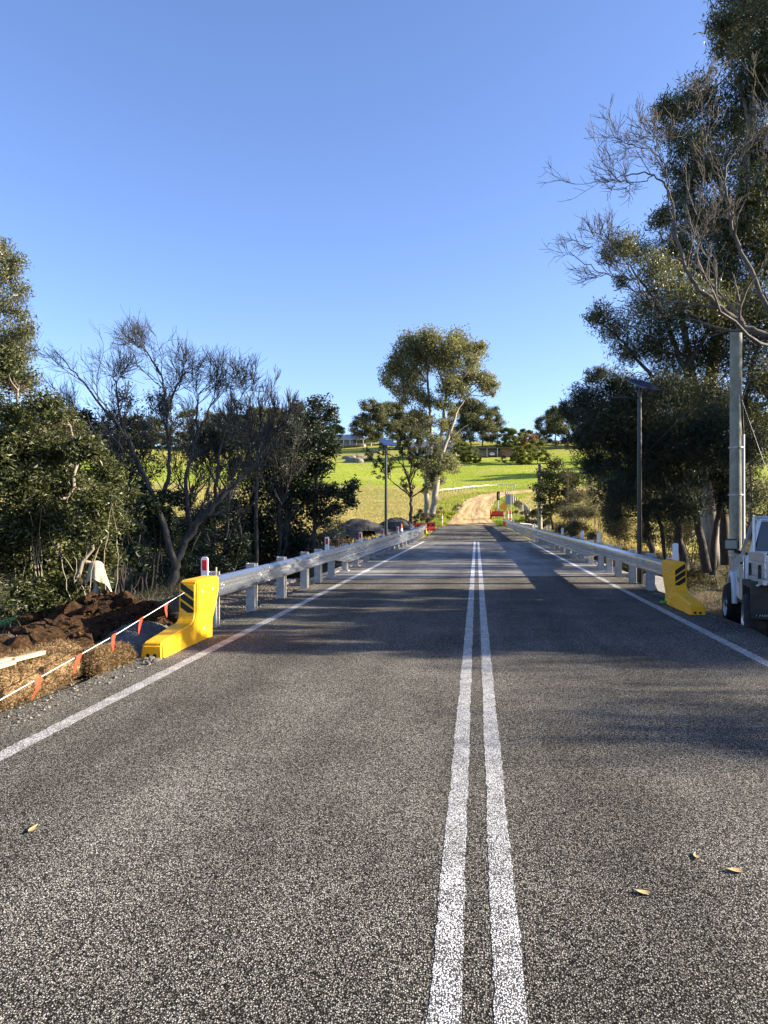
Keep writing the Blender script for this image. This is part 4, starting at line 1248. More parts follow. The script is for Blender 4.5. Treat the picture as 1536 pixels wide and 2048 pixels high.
# loose pebbles on both shoulders (uncountable)
def pebbles(name, spots, n, s0, s1, seed, mat, zf=None):
    rg = np.random.default_rng(seed)
    V, Fc, off = [], [], 0
    base = np.array([(1, 0, 0), (-1, 0, 0), (0, 1, 0), (0, -1, 0), (0, 0, .8), (0, 0, -.8)], float)
    fc = np.array([(0, 2, 4), (2, 1, 4), (1, 3, 4), (3, 0, 4), (2, 0, 5), (1, 2, 5), (3, 1, 5), (0, 3, 5)])
    for (x0, x1, y0, y1, w) in spots:
        k = int(n * w)
        x = rg.uniform(x0, x1, k); y = rg.uniform(y0, y1, k)
        z = np.maximum(terr(x, y), np.where((np.abs(x) < 3.75) & (y < 18.9), 0, -9))
        if zf is not None: z = np.array([zf(a, b, c) for a, b, c in zip(x, y, z)])
        s = s0 + (s1 - s0) * rg.random(k) ** 3
        P = base[None] * s[:, None, None] * rg.uniform(.6, 1.3, (k, 6, 3))
        a = rg.uniform(0, 6.28, k); c_, s_ = np.cos(a)[:, None], np.sin(a)[:, None]
        P = np.stack([P[..., 0] * c_ - P[..., 1] * s_, P[..., 0] * s_ + P[..., 1] * c_, P[..., 2]], -1)
        P += np.stack([x, y, z + s * .3], -1)[:, None]
        V.append(P.reshape(-1, 3)); Fc.append((np.arange(k)[:, None, None] * 6 + fc[None]).reshape(-1, 3) + off); off += k * 6
    o = link(name, np_mesh(name, np.concatenate(V), np.concatenate(Fc), False), MT[mat])
    return tag(o, kind='stuff')
def zmaxheap(x, y, z): return max(z, zg_(x, y) if abs(x + 4.35) < .8 and abs(y - 9.1) < 1.4 else -9)
o = pebbles('loose_gravel', [(-5.0, -3.72, 7.5, 18, 2.6), (-6.8, -4.9, 9.5, 18, .7), (3.62, 4.3, 12, 20, .9), (3.9, 8.0, 12.5, 22, 1.8), (-4.2, -3.45, 4, 8, .25), (3.25, 3.9, 7, 14, .12)], 3400, .006, .022, 4, 'pebble', zmaxheap)
tag(o, 'loose pale gravel strewn along both road shoulders', 'gravel')

def zheaps(x, y, z):
    a = za(x, y) if (x + 5.55) ** 2 / 1.6 + (y - 10.3) ** 2 < 1.1 else -9
    b = za2(x, y) if abs(x + 5.0) < .95 and abs(y - 7.9) < 2.0 else -9
    return max(z, a, b)
o = pebbles('soil_crumbs', [(-6.8, -4.3, 9.2, 11.4, 1.0), (-5.7, -4.35, 6.0, 9.8, 1.0)], 2600, .008, .045, 14, 'clod', zheaps)
tag(o, 'fine brown soil crumbs scattered over the heaps and around them', 'soil')
# coir logs
def coir_log(label, p0, p1, r, seed, ends=True):
    rg = np.random.default_rng(seed)
    p0 = np.array(p0, float); p1 = np.array(p1, float)
    root = empty('coir_log', (p0 + p1) / 2 - np.array([0, 0, r]), label, 'coir log', 'coir erosion logs along the verge')
    n, k = 40, 26
    t = np.linspace(0, 1, n); ax = unit((p1 - p0)[None])[0]
    u = unit(np.cross(ax, [0, 0, 1.])[None])[0]; w = np.cross(u, ax)
    Lg = np.linalg.norm(p1 - p0)
    rr = r * np.clip(np.minimum(t * Lg, (1 - t) * Lg) / (.16), 0, 1) ** .35
    rr[0] = rr[-1] = r * .15
    ang = 2 * np.pi * np.arange(k) / k
    def surf(tt, aa, extra=0.0):
        R_ = np.interp(tt, t, rr) * (1 + .07 * np.sin(tt * Lg * 9 + aa * 2 + seed) + .05 * np.sin(aa * 5 + tt * Lg * 4)) + extra
        c = p0[None] + ax[None] * (tt * Lg)[:, None] + np.array([0, 0, .03])[None] * np.sin(tt * Lg * 2.3 + seed)[:, None]
        return c + (u[None] * np.cos(aa)[:, None] + w[None] * np.sin(aa)[:, None] * .9) * R_[:, None]
    A, T_ = np.meshgrid(ang, t)
    V = surf(T_.ravel(), A.ravel()) + rg.normal(0, .008, (n * k, 3))
    i = np.arange(n - 1)[:, None] * k; j = np.arange(k)[None]
    Q = np.stack([i + j, i + (j + 1) % k, i + k + (j + 1) % k, i + k + j], -1).reshape(-1, 4)
    body = link('fibre_body', np_mesh('fibre_body', V, Q, True), MT['coir'], root)
    tb = Tubes()
    for sgn in (-1, 1):        # diamond net
        for q in range(8):
            tt = np.linspace(.03, .97, 60); aa = q * 2 * np.pi / 8 + sgn * tt * Lg * 5.6 + .12 * np.sin(tt * Lg * 11 + q)
            tb.add(surf(tt, aa, .002), np.full(60, .0035), 4)
    tb.build('net', MT['coirnet'], body)
    m = 9000                   # loose fibres
    tt = rg.uniform(.01, .99, m); aa = rg.uniform(0, 6.283, m)
    b = surf(tt, aa, -.005); o = surf(tt + rg.normal(0, .02, m) / Lg, aa + rg.normal(0, .25, m), .06 * rg.random(m) + .012)
    s = unit(rg.normal(0, 1, (m, 3))) * .0028
    mid = (b + o) / 2 + rg.normal(0, .012, (m, 3))
    Vf = np.stack([b - s, b + s, mid + s, o, mid - s], 1).reshape(-1, 3)
    q5 = np.arange(m)[:, None] * 5
    Fq = np.concatenate([q5 + np.array([[0, 1, 2, 4]])]); Ft = q5 + np.array([[4, 2, 3]])
    fz = link('loose_fibres', np_mesh('loose_fibres', Vf, [Fq, Ft]), MT['coir'], root); fz['kind'] = 'stuff'
    return root
coir_log('coir log with sawn stakes lying on top, its end beside the white edge line', (-4.06, 4.6, .15), (-4.02, 6.95, .14), .165, 1)
coir_log('short shaggy coir log nearest the yellow terminal toe, wrapped in coarse net', (-3.86, 6.9, .10), (-3.84, 7.78, .09), .125, 2)
coir_log('rear coir log half hidden behind the one carrying the sawn stakes', (-4.36, 4.7, .16), (-4.20, 7.35, .12), .16, 3)
for k, (a, b, w, lab) in enumerate([((-4.12, 4.7, .345), (-4.07, 6.05, .335), .07, 'longest pale sawn stake resting on the coir log'),
                                ((-4.0, 4.7, .335), (-3.97, 5.95, .33), .05, 'sawn stake lying beside the longest stake on the coir log'),
                                ((-4.03, 6.02, .33), (-3.99, 6.42, .325), .055, 'short stub of sawn timber at the tip of the stakes')]):
    a = np.array(a); b = np.array(b); d = Vector(b - a); R = d.to_track_quat('Y', 'Z').to_matrix()
    m = MB(); m.box((a + b) / 2, (w, d.length, .035), R=R)
    tag(m.build('timber_stake', MT['timber'], bevel=.004), lab, 'stake')

rgs = np.random.default_rng(77); m_ = 900
xs_ = rgs.normal(-3.98, .22, m_); ys_ = rgs.uniform(4.6, 8.1, m_); keep = xs_ < -3.45; xs_, ys_ = xs_[keep], ys_[keep]
zs_ = np.maximum(terr(xs_, ys_), np.where(xs_ > -3.78, 0, -9)) + .006
a_ = rgs.uniform(0, 6.28, len(xs_)); ln_ = rgs.uniform(.02, .07, len(xs_))
d_ = np.stack([np.cos(a_) * ln_, np.sin(a_) * ln_, rgs.uniform(0, .015, len(xs_))], 1); c_ = np.stack([xs_, ys_, zs_], 1); w_ = np.stack([-np.sin(a_), np.cos(a_), 0 * a_], 1) * .0022
tag(link('loose_straw', np_mesh('loose_straw', np.stack([c_ - w_, c_ + w_, c_ + d_], 1).reshape(-1, 3), np.arange(len(xs_) * 3).reshape(-1, 3)), MT['coir']), 'loose coir strands strewn on the ground around the logs', 'straw', kind='stuff')
# draped stake
sp = px(192, 1190, 10.5); zt = px(192, 1121, 10.5)[2]; zs = za(sp[0], 10.5)
CS = empty('draped_stake', (sp[0], 10.5, zs), 'stake topped with pale sacking draped over it, standing on the soil heap', 'stake')
m = MB(); m.tube([(0, 0, -.2), (0, 0, zt - zs - .04)], .035, 8); m.build('stake', MT['greytimber'], CS, local=True)
n, k = 12, 30
V = []
hang = [.22 + .28 * max(0, math.cos(a - .1)) ** 6 + .03 * math.sin(5 * a) for a in [2 * math.pi * j / k for j in range(k)]]
for i in range(n):
    t = i / (n - 1)
    for j in range(k):
        a = 2 * math.pi * j / k
        if t < .35: q = t / .35; r_ = .095 * math.sin(q * math.pi / 2); z = .07 * math.cos(q * math.pi / 2) - .07
        else:
            q = (t - .35) / .65; r_ = .095 + (.012 + .05 * max(0, math.cos(a)) ** 4) * q; z = -.07 - hang[j] * q
        r_ *= 1 + (.17 * math.sin(a * 5 + 2.2 * t) + .10 * math.sin(a * 9 + 1)) * min(1, t * 1.6)
        V.append((r_ * math.cos(a) + .1 * t * t * max(0, math.cos(a)), r_ * math.sin(a), zt - zs + z))
Q = [(i * k + j, i * k + (j + 1) % k, (i + 1) * k + (j + 1) % k, (i + 1) * k + j) for i in range(n - 1) for j in range(k)]
MB().raw(V, Q, True).build('sacking', MT['sack'], CS, local=True)

# pennant line
pa = px(-60, 1432, 4.9); p1 = px(0, 1400, 5.2); p2 = px(364, 1188, 8.75); p3 = px(432, 1150, 11.2)
PL = empty('pennant_line', (p1[0], p1[1], 0), 'white rope strung with small orange pennants over the coir logs', 'bunting')
m = MB(); m.tube([pa, p1, (p1 + p2) / 2 + np.array([0, 0, -.02]), p2, p3], .004, 6); m.build('rope', MT['rope'], PL)
pk = pa + np.array([0, -.02, 0])
m = MB(); m.tube([(pk[0], pk[1], tz(pk[0], pk[1]) - .1), (pk[0], pk[1], pk[2] + .25)], .018, 6); m.build('picket', MT['blackmetal'], PL)
m = MB(); m.tube([(p3[0], p3[1], tz(p3[0], p3[1]) - .1), (p3[0], p3[1], p3[2] + .12)], .016, 6); m.build('picket', MT['timber'], PL)
for k, xp in enumerate((76, 156, 228, 284, 335, 440)):
    if k < 5:
        f = xp / 364.0; D = np.interp(f, [0, 1], [1 / 5.2, 1 / 8.75]); D = 1 / D
        c = px(xp, 1400 - 212 * f, D)
    else: c = p3 + np.array([.06, 0, .02])
    d = unit((p2 - p1)[None])[0]
    w, h = .05, .175
    cv = [c - d * w, c + d * w]
    sway = np.array([-.03 + .015 * (k % 3), -.02, 0])
    rows = []
    for i in range(5):
        q = i / 4.0
        l = cv[0] * (1 - q) + (c + sway * 1.0) * q; r = cv[1] * (1 - q) + (c + sway) * q
        bow = np.array([.012 * math.sin(q * 4 + k), .014 * math.sin(q * 5 + k * 2), -h * q])
        rows += [l + bow, (l + r) / 2 + bow + np.array([.008, .012, 0]) * math.sin(q * 3), r + bow]
    rows = [np.array(v) for v in rows]
    fs = []
    for i in range(4): fs += [(3 * i, 3 * i + 1, 3 * i + 4, 3 * i + 3), (3 * i + 1, 3 * i + 2, 3 * i + 5, 3 * i + 4)]
    bk = [v + np.array([0, .0016, 0]) for v in rows]
    MB().raw(rows, fs, True).raw(bk, [f[::-1] for f in fs], True).build('pennant', MT['flag'], PL)

# odd small things
m = MB(); m.tube([(-7.3, 10.6, tz(-7.3, 10.6) + .12), (-6.62, 10.75, tz(-6.6, 10.7) + .1)], .06, 12)
tag(m.build('drain_pipe', MT['glassgreen']), 'short green plastic pipe lying at the foot of the leafy shrub', 'pipe')
b0 = gp(1331, 1204, .035)
BT = empty('drink_bottle', (b0[0], b0[1], 0), 'small green bottle lying in the gravel by the shaded yellow terminal', 'bottle')
m = MB(); m.lathe([(0, -.10), (.026, -.10), (.03, -.09), (.03, .05), (.013, .09), (.013, .115)], (0, 0, .03), 12, 'X'); m.build('bottle', MT['glassgreen'], BT, local=True)
m = MB(); m.lathe([(.015, .112), (.015, .132), (0, .134)], (0, 0, .03), 10, 'X'); m.build('bottle_cap', MT['white'], BT, local=True)
r = random.Random(3)
for k, (x, y) in enumerate(((291, 1322), (302, 1320), (313, 1324), (297, 1329))):
    p = gp(x, y); o = bpy.data.objects.new('stone', ROCKS[k % 4].copy()); o.data.materials.append(MT['pebble'])
    s = .028 + .02 * r.random(); o.scale = (s, s, s); o.location = (p[0], p[1], s * .4); o.rotation_euler = (0, 0, r.uniform(0, 6)); COL.objects.link(o)
    tag(o, 'small grey stone lying at the toe of the sunlit yellow terminal', 'stone', 'stones at the terminal toe')
labs = ['pale dead leaf lying alone in the lane on the pennant side', 'dead leaf on the asphalt with its tip turned up', 'larger tan dead leaf on the asphalt of the truck side lane', 'curled orange tan dead leaf on the asphalt of the truck side lane']
for k, (x, y, s) in enumerate(((67, 1660, .045), (1394, 1714, .035), (1476, 1744, .045), (1291, 1788, .04))):
    p = gp(x, y); a = r.uniform(0, 6.28)
    vs = []; n = 7
    for i in range(n):
        q = i / (n - 1) * 2 - 1; w = .42 * (1 - q * q) + .02
        for j in (-1, 0, 1): vs.append((q * s, j * w * s, .003 + s * (.10 * q * q + .13 * abs(j))))
    fs = [(3 * i + j, 3 * i + j + 1, 3 * i + j + 4, 3 * i + j + 3) for i in range(n - 1) for j in (0, 1)]
    o = MB().raw(vs, fs, True).build('fallen_leaf', MT['deadleaf']); o.location = (p[0], p[1], 0); o.rotation_euler = (0, 0, a)
    tag(o, labs[k], 'leaf', 'dead leaves on the road')
# ------------------------------------------------------------------ works beyond the bridge
q = hit(752, 1062)
s1, zs1 = heap('crushed_rock_stockpile', 'broad dark grey stockpile of crushed rock behind the distant solar lamp', 'stockpile', -9.2, 58.0, 3.6, 2.6, 1.25, 'stockpile', .14, n=40, seed=12)
s2, zs2 = heap('crushed_rock_stockpile', 'second dark stockpile of crushed rock beside the bare tree trunk', 'stockpile', -6.6, 60.5, 2.5, 2.4, 1.35, 'stockpile', .14, n=36, seed=14)
s3, zs3 = heap('soil_heap', 'low rubble of brown soil and stones below the dark stockpile', 'soil heap', -10.2, 50.8, 3.6, 1.7, .55, 'soil', .16, n=44, seed=15)
scatter_clods(s3, zs3, -10.2, 50.8, 3.5, 1.6, 90, .06, .26, CLODS, 'clod', 21)
s4, zs4 = heap('soil_heap', 'small brown mound between the rail end and the big gum tree', 'soil heap', -6.4, 68.5, 1.9, 2.2, .9, 'soil', .12, n=36, seed=16)
s5, zs5 = heap('soil_heap', 'disturbed dark soil bank behind the shaded rail near the grey sign', 'soil heap', 6.4, 78.0, 2.6, 2.2, .8, 'soil', .14, n=36, seed=18)
scatter_clods(s5, zs5, 6.4, 78.0, 2.4, 2.0, 30, .08, .25, CLODS, 'clod', 23)

# excavator bucket resting on the soil
bp = px(737, 1068, 49.0); zb = zs3(bp[0], 49.0) - .05
EB = empty('excavator_bucket', (bp[0], 49.0, zb), 'dark excavator bucket resting on the rubble beside the distant solar lamp pole', 'bucket', rz=.5)
sh = [(-.55, .10), (-.35, 0), (.25, 0), (.5, .18), (.62, .5), (.5, .82), (.15, .95), (.02, .88), (-.2, .5)]
m = MB()
n = len(sh)
for s in (-.5, .47): m.prism(sh, s, s + .03)
inner = sh[:7]
for i in range(6):
    a, b = inner[i], inner[i + 1]
    m.raw([(-.47, a[0], a[1]), (.47, a[0], a[1]), (.47, b[0], b[1]), (-.47, b[0], b[1]), (-.47, a[0] * .94, a[1] * .94 + .02), (.47, a[0] * .94, a[1] * .94 + .02), (.47, b[0] * .94, b[1] * .94 + .02), (-.47, b[0] * .94, b[1] * .94 + .02)],
          [(0, 1, 2, 3), (7, 6, 5, 4), (0, 4, 5, 1), (2, 6, 7, 3)])
m.build('bucket_shell', MT['rust'], EB, local=True)
for k in range(5):
    m = MB(); m.prism([(-.76, .07), (-.5, .05), (-.5, .13)], -.46 + k * .22, -.38 + k * .22); m.build('tooth', MT['galvpost'], EB, local=True)
for s in (-.18, .12):
    m = MB(); m.prism([(.1, .94), (.55, .8), (.5, 1.15), (.25, 1.2)], s, s + .05); m.build('hitch_ear', MT['rust'], EB, local=True)

def cone(p, label, kind='cone', h=.95, group='orange traffic markers beyond the bridge'):
    c = empty('traffic_' + kind, (p[0], p[1], p[2]), label, 'traffic ' + kind, group)
    if kind == 'cone':
        prof = lambda z: .13 * (1 - z / h) + .03
        m = MB(); m.lathe([(prof(0), .03), (prof(h * .35), h * .35)], n=14); m.build('lower_cone', MT['orange'], c, local=True)
        m = MB(); m.lathe([(prof(h * .35), h * .35), (prof(h * .68), h * .68)], n=14); m.build('white_band', MT['white'], c, local=True)
        m = MB(); m.lathe([(prof(h * .68), h * .68), (prof(h), h), (0, h + .005)], n=14); m.build('tip', MT['orange'], c, local=True)
        m = MB(); m.box((0, 0, .02), (.36, .36, .05)); m.build('base', MT['black'], c, local=True, bevel=.01)
    else:
        m = MB(); m.lathe([(.075, 0), (.075, h * .3)], n=12); m.build('lower_tube', MT['orange'], c, local=True)
        m = MB(); m.lathe([(.077, h * .3), (.077, h * .45)], n=12); m.build('white_band', MT['white'], c, local=True)
        m = MB(); m.lathe([(.075, h * .45), (.075, h * .6)], n=12); m.build('middle_tube', MT['orange'], c, local=True)
        m = MB(); m.lathe([(.077, h * .6), (.077, h * .8)], n=12); m.build('white_band', MT['white'], c, local=True)
        m = MB(); m.lathe([(.075, h * .8), (.075, h), (.03, h + .04), (0, h + .04)], n=12); m.build('tip', MT['orange'], c, local=True)
        m = MB(); m.lathe([(.2, 0), (.2, .05), (.09, .07)], n=12); m.build('base', MT['black'], c, local=True)
    return c
def on(xp, D): 
    p = px(xp, 1030, D); p[2] = tz(p[0], D); return p
def onr(xp, D):
    p = px(xp, 1030, D); p[2] = float(roadz(np.array(0.), D)) ; return p
p_ = on(803, 51.5); p_[2] = tz(p_[0], p_[1]); cone(p_, 'orange traffic cone leaning near the distant solar lamp foot', 'cone', 1.05)
p_ = on(827, 58.5); cone(p_, 'orange and white cone just behind the far end of the sunlit rail', 'cone', 1.05)
p_ = on(884, 80.0); p_[2] = max(p_[2], .38); cone(p_, 'orange and white banded bollard on the road edge under the big gum tree', 'bollard', 1.35)
p_ = on(1016, 77.0); cone(p_, 'orange and white bollard behind the shaded rail, left of its twin', 'bollard', 1.7)
p_ = on(1022, 76.0); cone(p_, 'orange and white bollard behind the shaded rail, beside the grey sign legs', 'bollard', 1.75)

# red plastic barriers
def barrier(p, L, rz, tilt, label):
    b = empty('plastic_barrier', p, label, 'barrier'); b.rotation_euler = (0, tilt, rz)
    prof = [(-.2, 0), (.2, 0), (.2, .18), (.1, .35), (.08, .75), (-.08, .75), (-.1, .35), (-.2, .18)]
    m = MB(); m.prism([(a, z) for a, z in prof], -L / 2, L / 2, 'X'); m.build('barrier_body', MT['rail_red'], b, local=True, bevel=.02)
    for k in range(4):
        m = MB(); m.lathe([(.085, -.13), (.085, .13)], (-L / 2 + L * (k + .5) / 4, 0, .52), 10, 'Y'); m.lathe([(0, -.13), (.085, -.13)], (-L / 2 + L * (k + .5) / 4, 0, .52), 10, 'Y'); m.build('recess', MT['black'], b, local=True)
    m = MB(); m.box((-L / 2 - .03, 0, .4), (.08, .1, .5)); m.build('coupling', MT['rail_red'], b, local=True)
    return b
p_ = on(852, 66.5); p_[2] += .02
barrier(p_, 1.75, .12, -.06, 'red plastic road barrier standing askew beside the far rail end')

# portable traffic signal trailer
p_ = on(995, 98.0); p_[2] = tz(p_[0], p_[1]) + .08
TS = empty('portable_traffic_signal', p_, 'portable traffic signal on a red trailer parked on the dirt road', 'traffic signal')
for s in (-1, 1):
    m = MB(); m.lathe([(0, -.09), (.18, -.09), (.3, -.08), (.32, -.04), (.32, .06), (.3, .09), (0, .09)], (s * .82, 0, .31), 18, 'X'); w_ = m.build('wheel', MT['tyre'], TS, local=True)
    m = MB(); m.lathe([(0, -.095), (.15, -.095)], (s * .82, 0, .31), 14, 'X'); m.build('rim', MT['rim'], w_, local=True)
    m = MB(); m.tube([(s * .9, -.35, .0), (s * .9, -.35, 1.25)], .085, 10); m.build('corner_bollard', MT['orange'], TS, local=True)
m = MB(); m.box((0, 0, .72), (1.5, 1.0, .62)); m.build('trailer_box', MT['rail_red'], TS, local=True, bevel=.04)
m = MB(); m.box((0, 0, .38), (1.7, 1.3, .08)); m.tube([(0, .6, .38), (0, 1.6, .4)], .04, 8); m.build('chassis', MT['dark'], TS, local=True)
m = MB(); m.tube([(.1, 0, 1.0), (.1, 0, 2.75)], .05, 10); m.build('mast', MT['signgrey'], TS, local=True)
m = MB(); m.box((.1, 0, 3.05), (.42, .30, 1.12)); hd = m.build('signal_head', MT['black'], TS, local=True, bevel=.05)
for k in range(3):
    m = MB(); m.lathe([(.0, .16), (.12, .16), (.13, .26)], (.1, 0, 2.72 + .34 * k), 14, 'Y'); m.build('lens_hood', MT['dark'], hd, local=True)
m = MB(); m.box((.2, -.155, 3.05), (.10, .012, .75)); m.build('rear_label', MT['white'], hd, local=True)
m = MB(); m.tube([(-.2, .1, 1.0), (-.2, .1, 1.45)], .1, 10); m.build('beacon', MT['orange'], TS, local=True)

# yellow sign and grey sign seen from behind
p_ = on(1008, 96.0)
YS = empty('yellow_warning_sign', p_, 'plain yellow diamond warning sign beside the red signal trailer', 'sign')
m = MB(); m.tube([(0, 0, -.2), (0, 0, 2.3)], .035, 8); m.build('sign_post', MT['galvpost'], YS, local=True)
R = Matrix.Rotation(math.radians(45), 3, 'Y'); zc = 1.75
m = MB(); m.box((0, -.05, zc), (.92, .02, .92), R=R); m.build('sign_plate', MT['signyellow'], YS, local=True, bevel=.008)
p_ = on(1018, 92.0)
GS = empty('road_sign', p_, 'grey back of a rectangular road sign on two steel legs', 'sign')
hz = px(1018, 988, 92)[2] - p_[2]; lz = px(1018, 1009, 92)[2] - p_[2]
m = MB(); m.box((0, .05, (hz + lz) / 2), (.9, .012, hz - lz)); m.build('sign_plate', MT['signgrey'], GS, local=True)
for s in (-.22, .22):
    m = MB(); m.tube([(s, 0, -.2), (s, 0, hz - .02)], .032, 8); m.build('leg', MT['galvpost'], GS, local=True)
for z in (lz + .2, hz - .25):
    m = MB(); m.box((0, .03, z), (.86, .03, .06)); m.build('cross_rail', MT['galvpost'], GS, local=True)

# ------------------------------------------------------------------ farm fences
def fence_line(name, label, pts, spacing, ph, pr, rails, post_mat, rail_mat, group=None, railr=.05, wires=(), jit=.05, seed=0, square=False):
    rg = np.random.default_rng(seed)
    P = np.array(pts, float)[:, :2]; seg = np.linalg.norm(np.diff(P, axis=0), axis=1); cum = np.concatenate([[0], np.cumsum(seg)])
    s = np.arange(0, cum[-1] + .01, spacing)
    X = np.interp(s, cum, P[:, 0]); Y = np.interp(s, cum, P[:, 1]); Z = terr(X, Y)
    root = empty(name, (X[0], Y[0], Z[0]), label, 'fence', group)
    tops = []
    for x, y, z in zip(X, Y, Z):
        dx, dy = rg.normal(0, jit, 2); h = ph * rg.uniform(.93, 1.07)
        m = MB()
        m.tube([(x, y, z - .3), (x + dx, y + dy, z + h)], [pr, pr * .92], 4 if square else 8, sm=not square); m.build('post', post_mat, root)
        tops.append((x + dx, y + dy, z + h))
    for i in range(len(tops) - 1):
        for f in rails:
            a = np.array([X[i], Y[i], Z[i]]) * (1 - f) + np.array(tops[i]) * f; b = np.array([X[i + 1], Y[i + 1], Z[i + 1]]) * (1 - f) + np.array(tops[i + 1]) * f
            m = MB(); off = np.array([0, -pr * .9, 0]); sg = rg.normal(0, .05, 2)
            m.tube([a + off + [0, 0, sg[0]], b + off + [0, 0, sg[1]]], railr, 6); m.build('rail', rail_mat, root)
    for f in wires:
        pts_ = [np.array([X[i], Y[i], Z[i]]) * (1 - f) + np.array(tops[i]) * f for i in range(len(tops))]
        m = MB(); m.tube(pts_, .008, 4); m.build('wire', MT['wire'], root)
    return root
fp = [hit(x, y) for x, y in ((872, 988), (905, 985), (935, 980), (970, 977), (1005, 976), (1030, 977))]
fence_line('post_and_rail_fence', 'old white post and rail fence curving along the far side of the dirt road', fp, 2.6, 1.0, .10, (.72,), MT['greytimber'], MT['whitetimber'], railr=.085, seed=1)
fp = [hit(x, y) for x, y in ((1012, 999), (1020, 1003), (1034, 1014), (1048, 1026), (1062, 1040))]
fence_line('timber_post_fence', 'line of dark timber fence posts running from the dirt road bend to the scrub', fp, 2.3, 1.5, .13, (), MT['greytimber'], MT['greytimber'], wires=(.4, .65, .9), seed=2)
fp = [(-70, 167, 0), (-30, 167, 0), (0, 167.5, 0), (30, 167, 0), (60, 166, 0)]
fence_line('paddock_wire_fence', 'thin wire paddock fence between the dry grass and the green field', fp, 6.5, 1.25, .07, (), MT['greytimber'], MT['greytimber'], wires=(.35, .6, .9), seed=3)
fp = [hit(300, 893), hit(450, 893), hit(560, 893)]
fence_line('hillside_fence', 'fence below the dark trees high on the far hillside', fp, 7, 1.6, .13, (.8,), MT['greytimber'], MT['greytimber'], railr=.08, seed=4)
# timber pole standing in the scrub and a pale fallen rail
p_ = on(1080, 62.0)
m = MB(); m.tube([(p_[0], 62.0, p_[2] - .4), (p_[0], 62, px(1080, 928, 62)[2])], [.2, .16], 12)
tag(m.build('timber_pole', MT['poletimber']), 'green grey timber pole rising out of the scrub beyond the shaded rail', 'pole')
for k, (x, y, l) in enumerate(((1056, 1029, 1.6), (1073, 1038, 1.2))):
    p_ = on(x, 74.0 - 4 * k); m = MB(); m.tube([(p_[0] - l / 2, p_[1], p_[2] + .5), (p_[0] + l / 2, p_[1] + .3, p_[2] + .35 - .25 * k)], .09, 7)
    m.tube([(p_[0] - l * .3, p_[1], p_[2] - .1), (p_[0] - l * .3, p_[1], p_[2] + .5)], .06, 6); m.tube([(p_[0] + l * .35, p_[1] + .2, p_[2] - .1), (p_[0] + l * .35, p_[1] + .2, p_[2] + .42 - .2 * k)], .06, 6)
    tag(m.build('fallen_rail', MT['whitetimber']), ['bleached white rail on stub posts behind the shaded guard rail', 'tilted bleached white rail sinking into the scrub'][k], 'rail')

# ------------------------------------------------------------------ boulders in the pasture
def boulder(p, s, label, seed):
    me = clod_mesh(seed + 50, 3); me.materials.append(MT['rock'])
    for f in me.polygons: f.use_smooth = True
    o = bpy.data.objects.new('boulder', me); o.location = (p[0], p[1], p[2] + s * .12); o.scale = (s * 1.4, s, s * .6); o.rotation_euler = (0, 0, seed * 1.3); COL.objects.link(o)
    return tag(o, label, 'boulder', 'granite boulders in the green paddock')
for k, (x, y, s) in enumerate(((712, 925, 2.6), (735, 921, 1.9), (698, 918, 1.8), (722, 914, 1.6), (750, 905, 1.5))):
    boulder(hit(x, y), s, ['largest flat grey boulder in the green paddock', 'rounded boulder touching the largest one in the paddock', 'low boulder beside the dark evergreen trees in the paddock', 'boulder just uphill of the largest one', 'small outlying boulder high in the paddock'][k], k)

# ------------------------------------------------------------------ houses on the hill
def house(p, W, Dp, hw, hr, roofm, wallm, label, wins, rz=0.0, verandah=True):
    Hs = empty('farm_house', p, label, 'house', rz=rz)
    m = MB(); m.box((0, 0, hw / 2 - .6), (W, Dp, hw + 1.2)); wl = m.build('wall', MT[wallm], Hs, local=True)
    m = MB(); ov = .7
    m.raw([(-W/2 - ov, -Dp/2 - ov, hw), (W/2 + ov, -Dp/2 - ov, hw), (W/2 + ov, Dp/2 + ov, hw), (-W/2 - ov, Dp/2 + ov, hw), (-W/2 + Dp * .35, 0, hw + hr), (W/2 - Dp * .35, 0, hw + hr)],
          [(0, 1, 5, 4), (1, 2, 5), (2, 3, 4, 5), (3, 0, 4), (3, 2, 1, 0)])
    rf_ = m.build('roof', MT[roofm], Hs, local=True)
    m = MB(); m.box((W * .28, .8, hw + hr * .9), (.7, .7, 1.6)); m.build('chimney', MT['brick'], rf_, local=True)
    for (xc, w, h, zc, kind) in wins:
        m = MB(); m.box((xc, -Dp / 2 - .03, zc), (w + .2, .1, h + .2)); f_ = m.build('door' if kind == 'd' else 'window', MT['white'], wl, local=True)
        m = MB(); m.box((xc, -Dp / 2 - .09, zc), (w, .03, h)); m.build('pane', MT['glass'], f_, local=True)
    if verandah:
        m = MB(); m.box((0, -Dp / 2 - 1.6, -.1), (W, 2.6, .2)); m.build('verandah_floor', MT['concrete'], Hs, local=True)
        m = MB(); m.raw([(-W/2 - .4, -Dp/2 - 3.0, hw - .55), (W/2 + .4, -Dp/2 - 3.0, hw - .55), (W/2 + .4, -Dp/2 - .6, hw - .05), (-W/2 - .4, -Dp/2 - .6, hw - .05), (-W/2 - .4, -Dp/2 - 3.0, hw - .65), (W/2 + .4, -Dp/2 - 3.0, hw - .65), (W/2 + .4, -Dp/2 - .6, hw - .15), (-W/2 - .4, -Dp/2 - .6, hw - .15)],
             [(0, 1, 2, 3), (7, 6, 5, 4), (0, 4, 5, 1), (1, 5, 6, 2), (3, 2, 6, 7), (0, 3, 7, 4)]); m.build('verandah_roof', MT[roofm], Hs, local=True)
        for k in range(6):
            m = MB(); m.box((-W / 2 + .2 + (W - .4) * k / 5, -Dp / 2 - 2.8, (hw - .6) / 2 - .05), (.18, .18, hw - .55)); m.build('verandah_post', MT['white'], Hs, local=True)
    return Hs
p_ = hit(699, 893)
